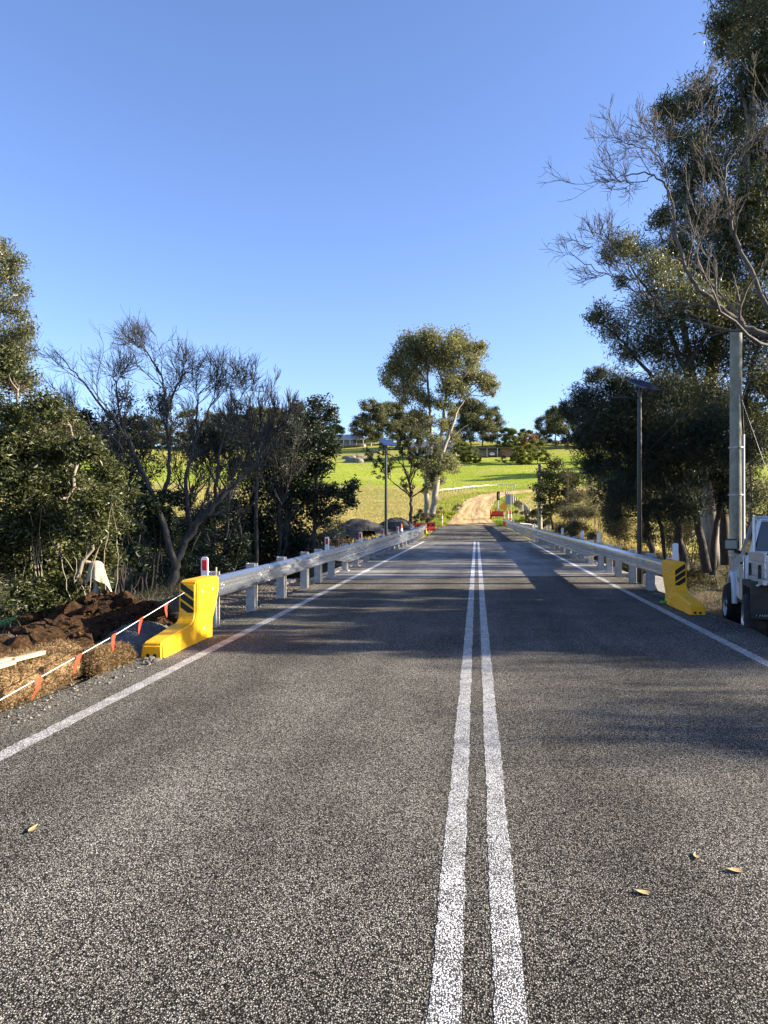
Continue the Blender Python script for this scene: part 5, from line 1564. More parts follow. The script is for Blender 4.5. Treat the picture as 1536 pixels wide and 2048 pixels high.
house(p_, 15, 8, 3.0, 2.4, 'roof', 'housewall', 'pale roofed farm house with a verandah on the far hill beside the dark trees', [(-5.5, 1.8, 1.4, 1.7, 'w'), (-2.5, 1.8, 1.4, 1.7, 'w'), (.2, 1.1, 2.1, 1.1, 'd'), (3, 1.8, 1.4, 1.7, 'w'), (6, 1.5, 1.4, 1.7, 'w')])
p_ = hit(865, 913)
house(p_, 17, 8, 3.2, 2.2, 'roofdark', 'brick', 'brick house with a dark roof half hidden behind the tall gum tree', [(-6, 2.0, 1.5, 1.7, 'w'), (-2, 1.1, 2.1, 1.1, 'd'), (2, 2.4, 1.5, 1.7, 'w'), (6.2, 2.2, 1.5, 1.7, 'w')])
p_ = hit(992, 914)
CP = empty('carport', p_, 'long flat dark roofed carport with a parked white car inside', 'carport')
m = MB(); m.box((0, 0, 2.9), (14, 6.5, .3)); m.build('roof', MT['roofdark'], CP, local=True)
m = MB(); m.box((4.2, 1.0, 1.3), (5.2, 4.2, 3.0)); m.build('wall', MT['brick'], CP, local=True)
m = MB(); m.box((-1.5, 3.1, 1.3), (11, .2, 3.0)); m.build('rear_wall', MT['housewall'], CP, local=True)
for x in (-6.7, -3.2, .4, 6.7):
    m = MB(); m.box((x, -3.0, 1.3), (.16, .16, 3.1)); m.build('post', MT['white'], CP, local=True)
cc = np.array(p_) + np.array([-1.4, -.6, .1])
CR = empty('parked_car', cc, 'small white car parked under the carport on the hill', 'car')
m = MB(); m.prism([(-2.0, .3), (2.0, .3), (2.05, .75), (1.2, .95), (.6, 1.42), (-1.0, 1.45), (-1.7, .98), (-2.05, .9)], -.85, .85); m.build('body', MT['carwhite'], CR, local=True, bevel=.08)
m = MB(); m.prism([(-1.55, 1.0), (1.1, 1.0), (.58, 1.38), (-.98, 1.4)], -.87, .87); m.build('windows', MT['glass'], CR, local=True)
for x in (-.8, .8):
    for y in (-1.25, 1.25):
        m = MB(); m.lathe([(0, -.1), (.31, -.1), (.31, .1), (0, .1)], (x, y, .31), 14, 'X'); m.build('wheel', MT['tyre'], CR, local=True)
# ------------------------------------------------------------------ trees on the truck side
rg = np.random.default_rng(101)
b_ = px(1428, 1130, 36); b_[2] = tz(b_[0], 36)
big = [(1490, 40, 62), (1520, 120, 60), (1458, 95, 36), (1500, 190, 50), (1440, 45, 26), (1392, 195, 42), (1350, 232, 38), (1330, 215, 22), (1440, 250, 48), (1372, 290, 40), (1362, 345, 30), (1500, 290, 60), (1425, 345, 48),
       (1500, 400, 60), (1330, 445, 30), (1392, 430, 50), (1450, 460, 55), (1520, 500, 60), (1360, 390, 24), (1350, 500, 40), (1420, 540, 55), (1480, 580, 55),
       (1600, 20, 80), (1590, 150, 80), (1620, 300, 90), (1600, 440, 90), (1700, 120, 90), (1720, 320, 90), (1560, -60, 80), (1480, -50, 60), (1640, -90, 90), (1680, 520, 80)]
make_tree('gum_tree', 'tallest gum tree with hanging grey green leaves towering over the timber pole', 'tree', b_,
    [plimb([(1428, 1130), (1412, 960), (1412, 850), (1432, 690), (1470, 480), (1500, 250), (1530, 40), (1560, -80)], 36, .42, .06),
     plimb([(1412, 850), (1380, 720), (1360, 560), (1372, 420), (1390, 300), (1372, 240)], 36, .2, .03),
     plimb([(1432, 690), (1500, 560), (1590, 420), (1650, 250), (1690, 120)], 36, .22, .04),
     plimb([(1470, 480), (1440, 380), (1420, 260)], 36, .12, .03), plimb([(1500, 250), (1470, 140), (1455, 90)], 36, .09, .02)],
    pclumps(big, 36, 1.05, 1.8, rg), MT['leaf_gum'], MT['bark_pale'], L=.30, W=.055, droop=1.0, twigs=16, rng=rg, loose=.2, fill=.2)

rg = np.random.default_rng(102)
b_ = px(1452, 1130, 33); b_[2] = tz(b_[0], 33)
mid = [(1240, 488, 30), (1212, 512, 18), (1275, 500, 30), (1310, 540, 40), (1350, 570, 45), (1200, 628, 24), (1182, 640, 14), (1235, 655, 36), (1290, 620, 40), (1345, 640, 48), (1400, 620, 50), (1460, 650, 55), (1525, 640, 60),
       (1290, 690, 42), (1350, 710, 50), (1420, 720, 55), (1490, 730, 60), (1540, 760, 50), (1250, 705, 26), (1600, 650, 90), (1620, 800, 90), (1240, 560, 16), (1330, 770, 40), (1400, 800, 45), (1470, 820, 50)]
make_tree('wattle_tree', 'feathery dark wattle tree reaching towards the road below the tall gum', 'tree', b_,
    [plimb([(1452, 1130), (1440, 1000), (1400, 860), (1370, 740), (1320, 620), (1260, 530)], 33, .24, .03),
     plimb([(1440, 1000), (1480, 860), (1500, 740), (1540, 640)], 33, .16, .03), plimb([(1400, 860), (1310, 760), (1250, 690), (1200, 640)], 33, .12, .02),
     plimb([(1370, 740), (1420, 660), (1450, 620)], 33, .09, .02)],
    pclumps(mid, 33, 1.4, 1.5, rg), MT['leaf_gum'], MT['bark_dark'], L=.22, W=.04, droop=.7, twigs=15, rng=rg, fill=.2)

rg = np.random.default_rng(103)
b_ = px(1370, 1130, 30); b_[2] = tz(b_[0], 30)
she = [(1190, 750, 22), (1172, 790, 34), (1225, 770, 40), (1150, 825, 30), (1130, 815, 16), (1200, 840, 55), (1270, 800, 60), (1330, 800, 55), (1160, 880, 35), (1240, 880, 65), (1320, 880, 70), (1190, 925, 42), (1270, 950, 62), (1340, 960, 65), (1400, 900, 55),
       (1230, 990, 45), (1300, 1020, 45), (1370, 1010, 45), (1440, 950, 50), (1470, 1000, 40), (1420, 850, 50), (1480, 900, 55), (1225, 1030, 20), (1290, 1070, 22)]
make_tree('sheoak_tree', 'dense dark she-oak with drooping needles behind the near solar lamp', 'tree', b_,
    [plimb([(1370, 1140), (1345, 1000), (1300, 900), (1270, 820), (1240, 770)], 30, .17, .03), plimb([(1415, 1145), (1385, 1010), (1345, 900), (1330, 800)], 30.5, .18, .03),
     plimb([(1310, 1140), (1290, 1040), (1250, 950), (1190, 860), (1155, 820)], 29.5, .13, .02), plimb([(1425, 1150), (1440, 1000), (1460, 900)], 31, .15, .03), plimb([(1335, 1140), (1300, 1000), (1215, 920)], 30.2, .1, .02),
     plimb([(1240, 770), (1195, 750)], 30, .04, .01)],
    pclumps(she, 30, 1.25, 1.6, rg, 1.1), MT['leaf_she'], MT['bark_dark'], L=.30, W=.03, droop=.7, spread=1.0, twigs=22, rng=rg, fill=.3, loose=.2)

# bare branching tree leaning in over the pole
rg = np.random.default_rng(104)
BD = 15.5
bb = px(1690, 1130, BD); bb[2] = tz(bb[0], BD)
bare_tree('bare_tree', 'leafless tan branched tree leaning in over the timber pole top', 'tree', bb,
    [([bb + [0, 0, -.3], px(1680, 950, BD), px(1640, 780, BD), px(1575, 690, BD), px(1500, 660, BD), px(1440, 615, BD), px(1385, 560, BD), px(1352, 480, BD), px(1340, 390, BD), px(1308, 350, BD), px(1240, 350, BD)], .22, .012),
     plimb([(1440, 615), (1360, 605), (1290, 590), (1270, 560), (1200, 545), (1140, 505)], BD, .055, .008),
     plimb([(1352, 480), (1335, 380), (1325, 320), (1265, 290), (1235, 275)], BD, .035, .006), plimb([(1335, 380), (1318, 300), (1300, 265)], BD, .02, .005),
     plimb([(1575, 690), (1500, 540), (1460, 440), (1450, 350), (1475, 300), (1520, 270)], BD + .4, .1, .012), plimb([(1450, 400), (1425, 330), (1405, 240), (1400, 180)], BD + .4, .035, .006),
     plimb([(1640, 780), (1600, 560), (1570, 400), (1540, 300), (1560, 150)], BD + .8, .11, .012), plimb([(1270, 560), (1235, 500), (1190, 480)], BD, .02, .005),
     plimb([(1640, 780), (1700, 600), (1740, 450), (1760, 300)], BD + .5, .1, .012), plimb([(1385, 560), (1400, 480), (1430, 420)], BD, .03, .008), plimb([(1308, 350), (1270, 365), (1225, 360)], BD, .02, .006)],
    MT['bark_tan'], levels=((9, .8, .24, 9), (5, .75, .5, 7), (4, .7, .5, 5)), rng=rg, wig=.17, up=.08, rmin=.0048, jit=.02, tmin=.3, lmins=(.45, .35, .22), rs=.52)

# understory and scrub on the truck side
def shrub(name, label, cat, x, y, D, rpx, hpx, leafmat, bark, dens, seed, group=None, L=.12, W=.04, droop=.2, n=9, stems=7, fill=.35, depth=1.6, stemr=.03):
    rg = np.random.default_rng(seed)
    p = px(x, 1030, D); p[2] = tz(p[0], D)
    w = rpx / ppm(D); h = hpx / ppm(D)
    cl, lm = [], []
    for k in range(n):
        a = rg.uniform(0, 6.28); q = math.sqrt(rg.random()) * .8; hh = h * rg.uniform(.3, .92)
        c = p + np.array([math.cos(a) * q * w, math.sin(a) * q * w * depth, hh])
        R = w * rg.uniform(.32, .5)
        cl.append((c, (R, R, R * .8), int(dens * (R * ppm(D)) ** 2)))
    for k in range(stems):
        c = cl[rg.integers(n)][0]
        b0 = p + np.array([rg.normal(0, .25 * w), rg.normal(0, .25 * w), -.15]); b0[2] = tz(b0[0], b0[1]) - .15
        lm.append(([b0, (b0 + c) / 2 + rg.normal(0, .12 * w, 3), c], stemr, stemr * .3))
    return make_tree(name, label, cat, p, lm, cl, leafmat, bark, L=L, W=W, droop=droop, group=group, twigs=12, rng=rg, fill=fill, sides=6, twig_r=.008, jit=.02, trunk_name='stems', crown_name='foliage')
gS = 'dry scrub along the shaded rail'
specs = [(1142, 44, 38, 75, 'dry'), (1158, 42, 40, 90, 'dry'), (1190, 40, 42, 95, 'dry'), (1215, 38, 42, 105, 'dry'), (1250, 36, 40, 100, 'dry'), (1160, 50, 50, 130, 'dry'), (1200, 46, 45, 150, 'dry'), (1240, 42, 50, 150, 'dry')]
for k, (x, D, r_, h_, kd) in enumerate(specs):
    shrub('scrub_bush', 'straggly dry olive brown scrub bush growing behind the shaded guard rail', 'bush', x, 0, D, r_, h_ + 30, MT['leaf_dry'], MT['stalk'], 1.9, 300 + k, gS, L=.12, W=.036, n=14, stems=18, stemr=.018)
gU = 'sunlit understory beneath the dark trees'
for k, (x, D, r_, h_) in enumerate(((1300, 34, 42, 95), (1350, 36, 45, 110), (1400, 37, 45, 120), (1450, 38, 50, 130), (1510, 33, 50, 130), (1440, 27, 40, 70), (1520, 26, 50, 110), (1580, 24, 60, 160), (1330, 42, 60, 170), (1480, 44, 70, 200), (1400, 45, 60, 180))):
    shrub('understory_bush', 'dry olive brown bush growing beneath the dark trees behind the shaded terminal' if k % 3 else 'glossy green bush growing beneath the dark trees behind the shaded terminal', 'bush', x, 0, D, r_, h_ + 45, MT['leaf_dry'] if k % 3 else MT['leaf_priv'], MT['bark_dark'], 1.6, 320 + k, gU, L=.11, W=.04, n=9, stems=8)
# small leafy tree by the pole in the scrub
rg = np.random.default_rng(105)
b_ = px(1102, 1040, 60); b_[2] = tz(b_[0], 60)
make_tree('small_leafy_tree', 'small broad leafed tree growing beside the green grey pole in the scrub', 'tree', b_,
    [plimb([(1105, 1060), (1100, 1000), (1105, 950)], 60, .09, .03), plimb([(1100, 1000), (1085, 960)], 60, .05, .02), plimb([(1105, 1000), (1135, 970)], 60, .05, .02)],
    pclumps([(1095, 950, 18), (1110, 930, 15), (1085, 975, 16), (1125, 960, 18), (1105, 985, 18), (1140, 985, 16), (1078, 1000, 13), (1125, 1010, 18), (1150, 960, 14), (1095, 1020, 16)], 60, 2.6, 1.2, rg), MT['leaf_priv'], MT['bark_dark'], L=.22, W=.11, droop=.2, twigs=9, rng=rg)

# gums standing further right, beyond the frame: their crowns shade the bridge and the verge
def gum(name, label, x, y, h, seed, spread=.32, leafmat='leaf_gum', n=26, nl=700, L=.3, W=.06, bark='bark_pale', group=None, low=.35, cs=1.0, loose=.27):
    rg = np.random.default_rng(seed)
    z0 = tz(x, y); base = np.array([x, y, z0]); R = h * spread
    lm = [([base + [0, 0, -.4], base + [rg.normal(0, .2), rg.normal(0, .2), h * .35], base + [rg.normal(0, .5), rg.normal(0, .5), h * .85]], h * .018, h * .003)]
    cl = []
    for k in range(n):
        a = rg.uniform(0, 6.28); t_ = rg.uniform(low, 1.0); q = R * math.sin(min(1, (1.08 - t_) * 2.2 + .15) * math.pi / 2) * math.sqrt(rg.uniform(.15, 1))
        c = base + np.array([math.cos(a) * q, math.sin(a) * q, h * t_]); rr = h * rg.uniform(.06, .11) * cs
        cl.append((c, (rr * 1.2, rr * 1.2, rr * .8), nl))
    for k in range(5):
        c = cl[k * n // 5][0]; b0 = base + np.array([0, 0, h * rg.uniform(.25, .45)])
        lm.append(([b0, (b0 + c) / 2 + [0, 0, .04 * h], c], h * .008, h * .002))
    return make_tree(name, label, 'tree', base, lm, cl, MT[leafmat], MT[bark], L=L, W=W, droop=.8, twigs=10, rng=rg, group=group, sides=7, loose=loose)
gR = 'gum trees behind the parked truck'
for k, (x, y, h) in enumerate(((17.5, 27, 15), (24, 37, 17), (15, 43, 13), (30, 29, 15), (16, 58, 11), (22, 70, 12), (18, 86, 10), (28, 15.5, 11), (34, 18, 12.5), (24, 9.0, 8.5), (30, 11.5, 10.5), (19, 22, 15), (25, 25.5, 18))):
    gum('gum_tree', 'leafy gum tree standing deep behind the parked work truck', x, y, h, 500 + k, group=gR, n=24 if k < 7 or k > 10 else 18, nl=520 if k < 7 or k > 10 else 260, low=.25 if k < 7 else (.35 if k < 11 else .68))
BANDS = [10.2, 10.8, 11.7, 12.5, 13.1, 14.2, 14.7, 15.7, 16.5]
for k in range(74):      # unseen young gums, added in bands so their trunks stripe the road with shade
    rs_ = np.random.default_rng(560 + k)
    x = 8.3 + 10.5 * rs_.random() if k < 52 else 7.5 + 2.2 * rs_.random(); y = BANDS[k % 9] + rs_.normal(0, .1) + .12 * (x - 8); h = 3.6 + .34 * (x - 8) + 1.6 * rs_.random() + (.5 if k >= 52 else 0)
    gum('unseen_young_gum_tree', 'slim young gum in the thicket on the far side of the parked work truck', x, y, h, 560 + k, .10, n=9, nl=170, L=.17, W=.045, bark='bark_grey', group='young gums beside the truck', low=.38 if k < 52 else .3, cs=.6 if k < 52 else .5)

# ------------------------------------------------------------------ left side
rg = np.random.default_rng(106)
PD = 11.0
b_ = px(90, 1225, PD); b_[2] = tz(b_[0], PD)
pr = [(30, 760, 45), (15, 720, 30), (95, 815, 45), (40, 840, 60), (140, 850, 45), (20, 900, 70), (100, 900, 60), (170, 900, 45), (215, 940, 45), (60, 970, 70), (140, 970, 60), (200, 1000, 50), (250, 985, 34), (30, 1050, 75), (110, 1050, 70), (180, 1060, 55), (235, 1050, 36),
      (40, 1130, 70), (120, 1130, 65), (190, 1120, 48), (60, 1190, 55), (140, 1190, 45), (-60, 800, 70), (-70, 950, 90), (-60, 1100, 90), (-150, 900, 100), (225, 1110, 30), (205, 1160, 26), (20, 1215, 40), (110, 1215, 30)]
def privet_extra(tb, parts, LM):
    r2 = np.random.default_rng(9)
    for x, y, n in ((60, 790, 420), (95, 800, 420), (130, 835, 320), (85, 850, 300), (30, 780, 300), (110, 870, 250), (150, 870, 200)):   # brown berry heads
        c = px(x, y, PD - .3 + r2.uniform(-.3, .3))
        C = c + r2.normal(0, .1, (n, 3))
        BER.append(leaves(C, .018, .018, 0, 1, r2))
    for k in range(17):        # long pale canes
        x0 = r2.uniform(0, 230); a = px(x0, 1225, PD - .4 + r2.uniform(-.4, .6)); a[2] = tz(a[0], a[1])
        top = px(x0 + r2.normal(10, 45), r2.uniform(960, 1130), PD - .7 + r2.uniform(-.3, .4))
        P = spline([a, (a + top) / 2 + r2.normal(0, .1, 3), top, top + np.array([r2.normal(.12, .12), -.05, -.05])], 5, .012, r2)
        CAN.append((P, np.linspace(.007, .0025, len(P))))
BER, CAN = [], []
PR = make_tree('privet_shrub', 'tall glossy leafed shrub with brown berry heads beside the soil heap', 'shrub', b_,
    [plimb([(70, 1235), (60, 1100), (50, 950), (35, 780)], PD, .07, .02), plimb([(90, 1235), (120, 1080), (150, 950), (140, 850)], PD, .06, .015), plimb([(110, 1230), (180, 1100), (220, 980)], PD - .2, .05, .012), plimb([(40, 1235), (0, 1080), (-60, 900)], PD + .3, .06, .015)],
    pclumps(pr, PD, .62, .9, rg, 1.0), MT['leaf_priv'], MT['bark_grey'], L=.085, W=.034, droop=.35, twigs=20, rng=rg, extra=privet_extra, fill=.12, loose=.2, twig_r=.006, crown_name='foliage', trunk_name='stems')
leaf_obj('berry_heads', BER, MT['berry'], PR)
tb = Tubes()
for P, R in CAN: tb.add(P, R, 5)
tb.build('canes', MT['stalk'], PR)

rg = np.random.default_rng(107)
b_ = px(-60, 1130, 21); b_[2] = tz(b_[0], 21)
make_tree('gum_tree', 'sunlit gum tree rising behind the glossy leafed shrub', 'tree', b_,
    [plimb([(-60, 1130), (-70, 900), (-40, 720), (-10, 560), (0, 480)], 21, .25, .03), plimb([(-40, 760), (10, 700), (40, 660)], 21, .07, .02), plimb([(-20, 640), (25, 590)], 21, .05, .02)],
    pclumps([(5, 500, 26), (28, 525, 24), (10, 560, 34), (42, 585, 22), (30, 620, 32), (48, 660, 26), (15, 680, 40), (45, 700, 24), (-30, 520, 50), (-50, 620, 70), (-30, 720, 60), (-90, 560, 70), (-120, 700, 90), (20, 740, 36), (60, 760, 26)], 21, .85, 1.0, rg), MT['leaf_gum'], MT['bark_pale'], L=.17, W=.033, droop=.9, twigs=12, rng=rg)

# big bare tree by the gully
rg = np.random.default_rng(108)
BD = 17.5
bb = px(340, 1215, BD); bb[2] = tz(bb[0], BD)
bare_tree('bare_tree', 'wide leafless dark tree with leaning trunks rising from the gully behind the rail', 'tree', bb,
    [([bb + [0, 0, -.3], px(352, 1130, BD), px(378, 1070, BD), px(430, 1010, BD), px(480, 960, BD), px(530, 900, BD)], .19, .03),
     plimb([(352, 1140), (318, 1020), (288, 955), (258, 880), (200, 810), (150, 745), (110, 700)], BD - .3, .12, .01),
     plimb([(318, 1020), (338, 930), (332, 830), (322, 750), (306, 715)], BD, .09, .01), plimb([(378, 1070), (372, 960), (392, 870), (398, 790), (418, 775)], BD + .3, .09, .01),
     plimb([(288, 955), (245, 860), (232, 770), (225, 745)], BD - .2, .06, .008), plimb([(430, 1010), (438, 910), (462, 830), (500, 770)], BD + .4, .07, .008),
     plimb([(332, 830), (360, 760), (372, 735)], BD, .05, .008), plimb([(258, 880), (180, 850), (110, 800)], BD - .4, .04, .006), plimb([(392, 870), (430, 800), (455, 760)], BD + .3, .04, .006), plimb([(322, 750), (290, 700), (272, 690)], BD, .035, .006)],
    MT['bark_twig'], levels=((10, .9, .30, 9), (6, .8, .5, 7), (5, .75, .6, 6)), rng=rg, wig=.12, up=.06, rmin=.005, tmin=.3, jit=.02, lmins=(.5, .4, .35))
rg = np.random.default_rng(109)
BD = 25
bb = px(515, 1120, BD); bb[2] = tz(bb[0], BD)
fan = [([bb + [0, 0, -.3], px(512, 1000, BD), px(515, 920, BD), px(520, 850, BD), px(523, 815, BD)], .12, .01)]
for x in (455, 478, 498, 545, 560, 580): fan.append(plimb([(514, 950), ((514 + x) / 2 + (x - 514) * .1, 880), (x, 838)], BD, .05, .006))
bare_tree('bare_tree', 'fan shaped leafless tree standing against the sky beside the dark evergreens', 'tree', bb, fan, MT['bark_twig'], levels=((8, .5, .32, 6), (7, .5, .5, 5), (5, .5, .55, 4)), rng=rg, wig=.08, up=.12, rmin=.008, tmin=.2)

rg = np.random.default_rng(110)
b_ = px(575, 1120, 29); b_[2] = tz(b_[0], 29)
ev = [(596, 815, 16), (612, 835, 24), (640, 812, 22), (658, 835, 18), (668, 822, 10), (610, 880, 34), (645, 880, 32), (575, 880, 34), (665, 900, 16), (540, 920, 36), (590, 935, 42), (640, 930, 28), (500, 950, 36), (550, 985, 42), (610, 990, 42), (655, 985, 24), (690, 985, 20), (708, 970, 13), (700, 1005, 14), (470, 1010, 36), (520, 1040, 42), (580, 1050, 44), (640, 1030, 24), (670, 1020, 16), (480, 1080, 40), (545, 1100, 40), (610, 1090, 32), (500, 1130, 36), (570, 1140, 34)]
make_tree('evergreen_tree', 'dense dark broad leafed evergreen overhanging the gully before the pasture', 'tree', b_,
    [plimb([(575, 1150), (572, 1020), (580, 920), (612, 830)], 29, .15, .03), plimb([(508, 1150), (505, 1000), (530, 900)], 29.5, .14, .03), plimb([(625, 1130), (630, 1000), (640, 900), (640, 820)], 28.6, .1, .02), plimb([(600, 1120), (650, 1030), (700, 980)], 28.5, .05, .01)],
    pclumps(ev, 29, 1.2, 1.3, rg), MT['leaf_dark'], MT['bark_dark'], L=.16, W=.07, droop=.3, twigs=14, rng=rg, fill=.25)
gG = 'dark gully undergrowth on the sunlit rail side'
for k, (x, D, r_, h_) in enumerate(((300, 17.5, 60, 190), (380, 20, 70, 200), (450, 22, 70, 220), (250, 15.5, 45, 150), (420, 25, 80, 270), (520, 26, 60, 200), (600, 31, 60, 150), (340, 26, 90, 280), (660, 40, 45, 70), (270, 22, 80, 300), (180, 19, 90, 380), (60, 17, 120, 440), (480, 33, 80, 250), (390, 33, 90, 250), (310, 30, 80, 270), (230, 27, 90, 330), (450, 29, 80, 290))):
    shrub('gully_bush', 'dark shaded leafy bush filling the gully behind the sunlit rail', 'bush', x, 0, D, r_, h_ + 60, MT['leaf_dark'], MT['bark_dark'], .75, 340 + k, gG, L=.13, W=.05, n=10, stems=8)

# twiggy half-bare trees knitting the gully thicket together
for k, (x0, D, xs_, ytop) in enumerate(((455, 23, (400, 430, 460, 490), 850), (250, 21, (200, 235, 270, 310), 800), (380, 26, (340, 375, 410, 440), 830), (560, 27, (520, 550, 590), 850))):
    rg = np.random.default_rng(700 + k)
    bb = px(x0, 1130, D); bb[2] = tz(bb[0], D)
    lm = [([bb + [0, 0, -.3], px(x0, 1040, D), px(x0 + 6, 970, D)], .08, .04)]
    for x in xs_: lm.append(plimb([(x0 + 3, 1010), ((x0 + x) / 2 + (x - x0) * .2, 940), (x, ytop + rnd.uniform(0, 50))], D + rnd.uniform(-.5, .5), .05, .008))
    bare_tree('bare_tree', ['twiggy dark tree between the wide leafless tree and the evergreens', 'twiggy dark tree just behind the glossy leafed shrub', 'twiggy dark tree tangled behind the leaning trunk of the wide leafless tree', 'twiggy dark tree rising through the evergreens'][k], 'tree', bb, lm, MT['bark_twig'],
        levels=((10, .7, .5, 7), (7, .7, .5, 6), (5, .7, .5, 4)), rng=rg, wig=.14, up=.06, rmin=.006, lmins=(.6, .4, .25), leafspec=(2600, .12, .05, MT['leaf_dark']))

# ------------------------------------------------------------------ trees at the far end of the bridge
def zq(l): return [(x / 4.8 + 720, y / 4.8 + 640) + tuple(r_ / 4.8 for r_ in rest) for x, y, *rest in l]
rg = np.random.default_rng(111)
CD = 84.0
b_ = px(859, 1045, CD); b_[2] = tz(b_[0], CD)
ce = zq([(650, 170, 80), (700, 230, 90), (480, 230, 90), (560, 300, 90), (950, 190, 90), (880, 250, 70), (1000, 270, 80), (1120, 290, 75), (1170, 250, 40), (400, 330, 80), (350, 420, 70), (290, 500, 80), (250, 600, 50), (430, 470, 90), (520, 560, 80), (620, 400, 100), (760, 330, 90), (800, 400, 80), (930, 400, 80),
         (1080, 400, 60), (1060, 540, 80), (1160, 560, 70), (1230, 560, 55), (1280, 630, 45), (1200, 660, 50), (980, 600, 70), (960, 680, 70), (840, 560, 80), (830, 680, 60), (450, 640, 70), (360, 680, 50), (540, 720, 70), (420, 780, 50), (640, 780, 60), (740, 800, 50), (860, 820, 45), (560, 900, 55), (660, 980, 55), (480, 980, 45),
         (900, 900, 40), (780, 1000, 45), (600, 1100, 50), (720, 1140, 50), (880, 1130, 55), (850, 1360, 65), (900, 1430, 45), (760, 1420, 55), (680, 1500, 60), (620, 1380, 50), (700, 1600, 40), (780, 1540, 40), (1290, 710, 25)])
zl = lambda l, r0, r1, dd=0: plimb(zq(l), CD + dd, r0, r1)
make_tree('gum_tree', 'tall pale trunked gum tree standing by the dirt road beyond the bridge', 'tree', b_,
    [zl([(690, 1900), (735, 1560), (765, 1350), (780, 1150), (800, 930), (830, 700), (900, 480), (950, 250)], .36, .05), zl([(640, 1900), (640, 1500), (680, 1200), (672, 850), (650, 600), (640, 380), (650, 200)], .30, .04, .8),
     zl([(765, 1350), (830, 1170), (900, 980), (945, 850), (1050, 720), (1180, 620)], .24, .03), zl([(860, 1120), (940, 1070), (1040, 1000)], .1, .03), zl([(672, 850), (560, 700), (450, 560), (330, 480)], .15, .03), zl([(680, 1200), (560, 1000), (500, 850), (430, 700)], .13, .03),
     zl([(830, 700), (760, 500), (700, 300)], .14, .03), zl([(830, 700), (960, 600), (1080, 420), (1130, 300)], .13, .03), zl([(650, 600), (520, 420), (450, 280)], .1, .02)],
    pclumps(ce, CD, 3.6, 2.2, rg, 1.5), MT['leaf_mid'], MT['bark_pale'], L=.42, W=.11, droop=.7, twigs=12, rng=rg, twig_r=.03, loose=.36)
rg = np.random.default_rng(112)
BD = 68
bb = px(821, 1060, BD); bb[2] = tz(bb[0], BD)
zl = lambda l, r0, r1: plimb(zq(l), BD, r0, r1)
bare_tree('bare_tree', 'dark nearly leafless tree in front of the tall pale gum beyond the bridge', 'tree', bb,
    [([bb + [0, 0, -.3]] + [px(x, y, BD) for x, y in zq([(488, 1900), (490, 1700), (470, 1560), (420, 1420), (350, 1330), (270, 1290)])], .26, .03),
     zl([(490, 1700), (560, 1660), (640, 1590), (720, 1500)], .1, .02), zl([(480, 1600), (530, 1460), (640, 1380), (760, 1290)], .1, .02), zl([(450, 1660), (330, 1570), (240, 1480), (130, 1360), (90, 1310)], .09, .012), zl([(470, 1560), (490, 1400), (480, 1250), (450, 1050)], .1, .015),
     zl([(490, 1500), (560, 1300), (560, 1100), (540, 980)], .08, .012), zl([(420, 1420), (400, 1250), (380, 1100)], .07, .012)],
    MT['bark_dark'], levels=((11, .85, .35, 6), (8, .8, .45, 5), (3, .8, .5, 4)), rng=rg, wig=.18, up=.1, rmin=.011, leafspec=(9000, .24, .08, MT['leaf_far']), tmin=.25)
gW = 'weeds and shrubs at the big gum tree foot'
for k, (x, D, r_, h_, mt) in enumerate(((846, 82, 14, 40, 'leaf_dry'), (862, 80, 12, 28, 'leaf_dry'), (836, 78, 12, 30, 'leaf_dark'), (880, 88, 10, 18, 'leaf_lime'), (893, 92, 11, 20, 'leaf_lime'), (906, 100, 12, 22, 'leaf_lime'), (878, 96, 12, 26, 'leaf_dry'), (915, 112, 10, 18, 'leaf_dry'), (1035, 98, 14, 40, 'leaf_dry'), (1048, 90, 10, 26, 'leaf_dry'), (1030, 84, 14, 10, 'leaf_lime'), (1044, 86, 12, 9, 'leaf_lime'), (1060, 80, 14, 30, 'leaf_priv'), (1075, 72, 14, 40, 'leaf_dry'), (1092, 66, 16, 40, 'leaf_dry'))):
    lab = {'leaf_lime': 'bright yellow green flowering weed clump at the dirt road edge', 'leaf_dry': 'dry tangled bush under the big gum tree' if x < 960 else 'dry tangled bush between the grey sign and the scrub', 'leaf_dark': 'small dark bush under the big gum tree', 'leaf_priv': 'small green bush by the fallen white rails'}[mt]
    shrub('roadside_bush', lab, 'bush', x, 0, D, r_, h_, MT[mt], MT['stalk'], 4.5, 370 + k, gW, L=.2, W=.07, n=8, stems=6)

# ------------------------------------------------------------------ far trees, sharing a few meshes
def proto(seed, h, spread, leafmat, bark, n, nl, L, W, low):
    rgp = np.random.default_rng(seed)
    o = gum('far_gum_tree', 'gum tree on the far hill', 0, 500, h, seed, spread, leafmat, n, nl, L, W, bark, None, low, 1.0, .42)
    return o
PRO = {}
def place(kind, xp, yp, hpx, label, group, name, k):
    p = hit(xp, yp); D = p[1]; h = hpx / ppm(D)
    src, h0, used = PRO[kind][k % len(PRO[kind])]
    if not used: o = src; PRO[kind][k % len(PRO[kind])] = (src, h0, True)
    else: o = copy_tree(src)
    o.name = name
    o.location = (p[0], p[1], p[2] - .2); s = h / h0
    o.scale = (s * rnd.uniform(.9, 1.15), s * rnd.uniform(.9, 1.15), s); o.rotation_euler = (0, 0, rnd.uniform(0, 6.28))
    tag(o, label, 'tree', group)
    return o
PRO['gum'] = [(proto(600 + k, 16, (.30, .36, .26, .33)[k], 'leaf_far', 'bark_pale', 34, 240, .7, .3, (.22, .15, .3, .1)[k]), 16, False) for k in range(4)]
PRO['belt'] = [(proto(610 + k, 14, (.55, .62, .5)[k], 'leaf_far', 'bark_dark', 40, 230, .75, .32, .06), 14, False) for k in range(3)]
